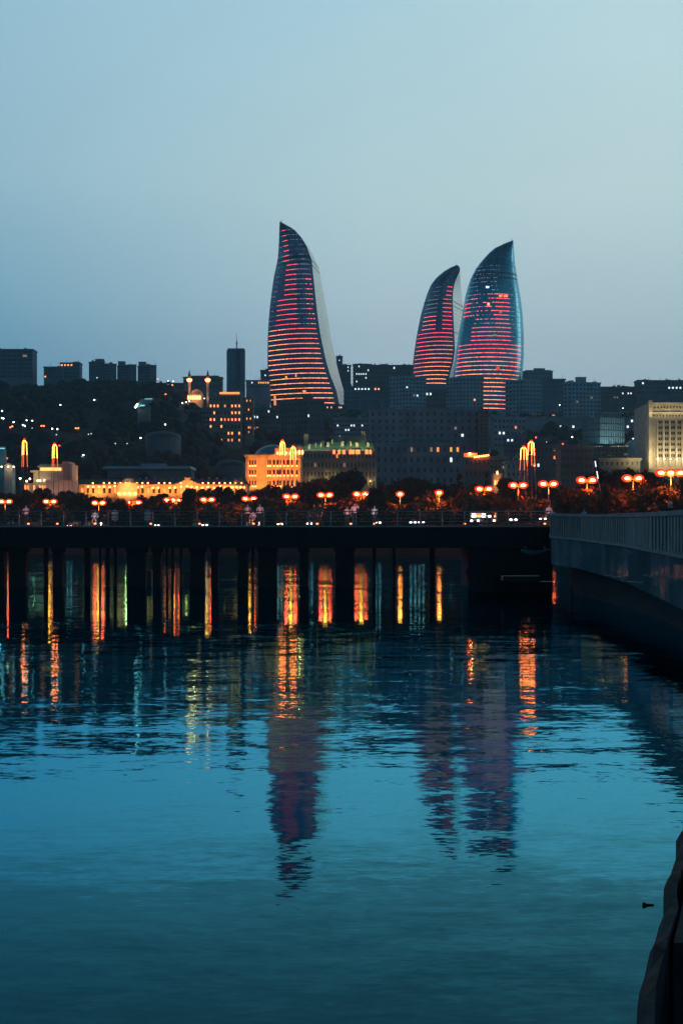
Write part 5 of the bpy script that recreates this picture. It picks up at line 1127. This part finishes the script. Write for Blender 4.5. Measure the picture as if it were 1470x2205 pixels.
# resample
def sample(k):
    i = min(len(path) - 2, int(k)); q = k - i; return Vector([a + (b_ - a) * q for a, b_ in zip(path[i], path[i + 1])])
ks = [i / 4 for i in range((len(path) - 1) * 4 + 1)]; S = [sample(k) for k in ks]
M['polished'] = mat('polished_stone', (.26, .34, .38), .06, 0, .3, .5, 0, .35)
def panelise(m):      # each slab sits at its own tiny tilt
    t = m.node_tree; p = t.nodes['Principled BSDF']; l = t.links.new
    g_ = t.nodes.new('ShaderNodeNewGeometry'); mp_ = t.nodes.new('ShaderNodeMapping'); mp_.inputs['Scale'].default_value = (.0, .42, .75); l(g_.outputs['Position'], mp_.inputs[0])
    fl_ = t.nodes.new('ShaderNodeVectorMath'); fl_.operation = 'FLOOR'; l(mp_.outputs[0], fl_.inputs[0])
    wn = t.nodes.new('ShaderNodeTexWhiteNoise'); l(fl_.outputs[0], wn.inputs[0])
    s_ = t.nodes.new('ShaderNodeVectorMath'); s_.operation = 'SUBTRACT'; l(wn.outputs['Color'], s_.inputs[0]); s_.inputs[1].default_value = (.5, .5, .5)
    q_ = t.nodes.new('ShaderNodeVectorMath'); q_.operation = 'SCALE'; l(s_.outputs[0], q_.inputs[0]); q_.inputs['Scale'].default_value = .018
    a_ = t.nodes.new('ShaderNodeVectorMath'); a_.operation = 'ADD'; l(g_.outputs['Normal'], a_.inputs[0]); l(q_.outputs[0], a_.inputs[1])
    n_ = t.nodes.new('ShaderNodeVectorMath'); n_.operation = 'NORMALIZE'; l(a_.outputs[0], n_.inputs[0]); l(n_.outputs[0], p.inputs['Normal'])
panelise(M['polished'])
pw = empty('promenade_wall', (12, 60, 0), 'curved grey promenade wall with balustrade sweeping in from the right', 'wall')
def strip(f0, f1, name, m_, off0=0, off1=0, mb=None, build=True):
    mb = mb or MB(); vs = []
    for s_ in S:
        vs += [(s_[0] + off0, s_[1], f0(s_)), (s_[0] + off1, s_[1], f1(s_))]
    mb.add(vs, [(2 * i, 2 * i + 2, 2 * i + 3, 2 * i + 1) for i in range(len(S) - 1)])
    return mb.build(name, m_, pw) if build else mb
zmid = lambda s_: s_[2] + (s_[3] - s_[2]) * .52
strip(lambda s_: s_[2], zmid, 'fascia', M['polished'])
mb = strip(zmid, lambda s_: zmid(s_) + .12, '', None, -.12, -.12, None, False); mb = strip(lambda s_: zmid(s_) + .12, lambda s_: zmid(s_) + .12, '', None, -.12, .5, mb, False); mb = strip(zmid, zmid, '', None, .01, -.12, mb, False); mb.build('ledge', M['concrete'], pw)
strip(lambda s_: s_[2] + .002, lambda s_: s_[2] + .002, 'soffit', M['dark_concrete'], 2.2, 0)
strip(lambda s_: -2, lambda s_: s_[2] + .01, 'footing_wall', M['wet_stone'], 1.6, 1.6)
mb = strip(lambda s_: s_[3] - .16, lambda s_: s_[3], '', None, -.1, -.1, None, False); mb = strip(lambda s_: s_[3], lambda s_: s_[3], '', None, -.1, .35, mb, False); mb = strip(lambda s_: s_[3] - .16, lambda s_: s_[3] - .16, '', None, .35, -.1, mb, False); mb = strip(lambda s_: s_[3], lambda s_: s_[3] - .16, '', None, .35, .35, mb, False); mb.build('coping', M['concrete'], pw)
strip(lambda s_: zmid(s_) + .1, lambda s_: s_[3] - .1, 'parapet_panel', M['concrete'], .28, .28)
nb = 0
k = 1.0
while k < 12 and nb < 98:
    s_ = sample(k); a = zmid(s_) + .12; c_ = s_[3] - .16
    MB().box(s_[0] - .04, s_[0] + .2, s_[1] - .16, s_[1] + .16, a, c_).build('baluster', M['pale_concrete'], pw); nb += 1
    i = min(len(path) - 2, int(k)); seg = (Vector(path[i + 1][:2]) - Vector(path[i][:2])).length; k += .95 / max(.1, seg)
# promenade paving behind the wall
mb = MB(); vs = []
for s_ in S: vs += [(s_[0] + .29, s_[1], s_[3] - 1.1), (s_[0] + 90, s_[1], s_[3] - 1.1)]
mb.add(vs, [(2 * i, 2 * i + 1, 2 * i + 3, 2 * i + 2) for i in range(len(S) - 1)])
mb.add([(16.7, 124.98, 4.85), (110, 124.98, 4.85), (110, 220, 4.85), (16.7, 134, 4.85)], [(0, 1, 2, 3)])
tag(mb.build('promenade', M['concrete']), kind='structure')
# people by the wall
def at_wall(x):
    return min((sample(k / 20) for k in range(20, 180)), key=lambda s_: abs(735 + s_[0] * F / s_[1] - x))
for x, a, hair, lab in ((1224, 'blue_cloth', True, 'person in light blue top sitting behind the near end of the curved wall'), (1381, 'dark_cloth', False, 'person in dark top and white cap behind the curved wall')):
    s_ = at_wall(x); r = person('stand', M[a], M['dark_cloth'], hair); r.location = (s_[0] + 1.0 + (x > 1300) * .2, s_[1] + .5, s_[3] - 1.4 - .0); r.scale = (.88,) * 3 if x > 1300 else (.84,) * 3; r.rotation_euler = (0, 0, R(20))
    r['label'] = lab; r['category'] = 'person'; r.location.z = s_[3] - 1.1
# leaning lit flagpole among the trees
a = px(1280, 993, 335); b_ = px(1288, 1040, 335); fp = empty('leaning_pole', (b_.x, b_.y, 9), 'thin leaning pole with white light tubes among the right-hand trees', 'pole')
d = (b_ - a); base = a + d * ((9 - a.z) / d.z)
MB().tube(base, a, .1, .05, 8).build('pole', M['steel'], fp)
for t0, t1 in ((0, .26), (.46, .8)): MB().tube(a + d * t0 + Vector((0, -.12, 0)), a + d * t1 + Vector((0, -.12, 0)), .10, .10, 8).build('light_tube', M['cool_pane'], fp)

# ------------------------------------------------------------------ near quay at lower right
ZQ = 1.6
edge_px = [(1367, 2260), (1368.5, 2204), (1371, 2160), (1375, 2119), (1386, 2080), (1398, 2044), (1408, 2012), (1419, 1979), (1429, 1955), (1430, 1947), (1427, 1925), (1428, 1908), (1434, 1890), (1439.5, 1874), (1446, 1858), (1451, 1847), (1456, 1832), (1455, 1816), (1454, 1801), (1462, 1792), (1468, 1784), (1472, 1765), (1480, 1750), (1495, 1735), (1530, 1700), (1600, 1680)]
def q_at(x, y, z=ZQ): Yq = (H - z) * F / (y - HZ); return (PX(x, Yq), Yq)
E_ = [q_at(x, y) for x, y in edge_px]
qs = empty('near_quay', (2, 6, 0), 'dark rough stone quay edge with steps in the lower right corner', 'quay')
E_ = [(E_[0][0] - .35, 3.0), (.2, -2), ][::-1] + E_ + [(6.9, 14.5)]
def inset(pts, d_):
    out = []
    for i, p in enumerate(pts):
        a_ = Vector(pts[max(0, i - 1)]); c_ = Vector(pts[min(len(pts) - 1, i + 1)]); t_ = (c_ - a_).normalized(); out.append((p[0] + t_.y * d_, p[1] - t_.x * d_))
    return out
I_ = inset(E_, .06)
m = MB(); vs = []
for (p, q), k in zip(zip(E_, I_), range(len(E_))):
    jz = rnd.uniform(-.02, .02)
    vs += [(p[0] - .02, p[1], -1), (p[0], p[1], ZQ + jz - .03), (p[0] + .02, p[1], ZQ + jz), (q[0], q[1], ZQ), (q[0], q[1], ZQ - .9)]
m.add(vs, [(5 * i + j, 5 * i + 5 + j, 5 * i + 6 + j, 5 * i + 1 + j) for i in range(len(E_) - 1) for j in range(4)]); m.build('kerb', M['wet_stone'], qs)
# sunken landing with treads inside the kerb
def quayslab(y0, y1, z, zb_, name, m_=M['wet_stone']):
    """slab between picture rows y0 (far) and y1 (near) at height z, from the kerb inwards"""
    Ya = (H - z) * F / (y0 - HZ); Yb_ = (H - z) * F / (y1 - HZ); pts_ = [p for p in I_]
    def xin(Yv):
        for (a_, c_) in zip(pts_, pts_[1:]):
            if (a_[1] - Yv) * (c_[1] - Yv) <= 0 and abs(a_[1] - c_[1]) > 1e-6: return a_[0] + (c_[0] - a_[0]) * (Yv - a_[1]) / (c_[1] - a_[1])
        return pts_[-1][0]
    n__ = 6; bot = []
    for i in range(n__ + 1):
        Yv = Yb_ + (Ya - Yb_) * i / n__; bot.append((xin(Yv) + .02, Yv))
    poly = bot + [(7.4, Ya), (7.4, Yb_)]
    return MB().prism(list(reversed(poly)), zb_, z).build(name, m_, qs)
quayslab(1700, 2030, 1.58, -.5, 'landing')
quayslab(2078, 2090, 1.30, 1.15, 'tread')
quayslab(2118, 2600, 1.20, -.5, 'lower_landing')
MB().box(.2, 7.4, -2.0, 7.5, -.6, .35).build('foundation', M['dark_concrete'], qs)
MB().box(.3, 7.4, -3, 3.0, .35, 1.19).build('standing_platform', M['wet_stone'], qs)
# floating driftwood
p = (PX(1388, H * F / (1950 - HZ)), H * F / (1950 - HZ))
dw = empty('driftwood', (p[0], p[1], 0), 'small dark piece of driftwood floating near the quay', 'driftwood')
MB().ball((p[0] - .01, p[1], .01), .02, .02, .02, 8, 6, 0, .2).tube((p[0], p[1], .008), (p[0] + .08, p[1] + .01, .004), .012, .006, 8).build('branch', M['bark'], dw)

# ------------------------------------------------------------------ evening haze
hm = bpy.data.materials.new('haze'); hm.use_nodes = True; ht = hm.node_tree; ht.nodes.clear()
pv = ht.nodes.new('ShaderNodeVolumePrincipled'); pv.inputs['Color'].default_value = (.45, .85, 1, 1); pv.inputs['Density'].default_value = .00015; pv.inputs['Anisotropy'].default_value = .3
ho = ht.nodes.new('ShaderNodeOutputMaterial'); ht.links.new(pv.outputs[0], ho.inputs['Volume'])
hz = MB().box(-2600, 2600, -320, 2500, -4, 330).build('haze', hm); tag(hz, 'thin evening haze over the bay and the city', 'haze', kind='stuff')
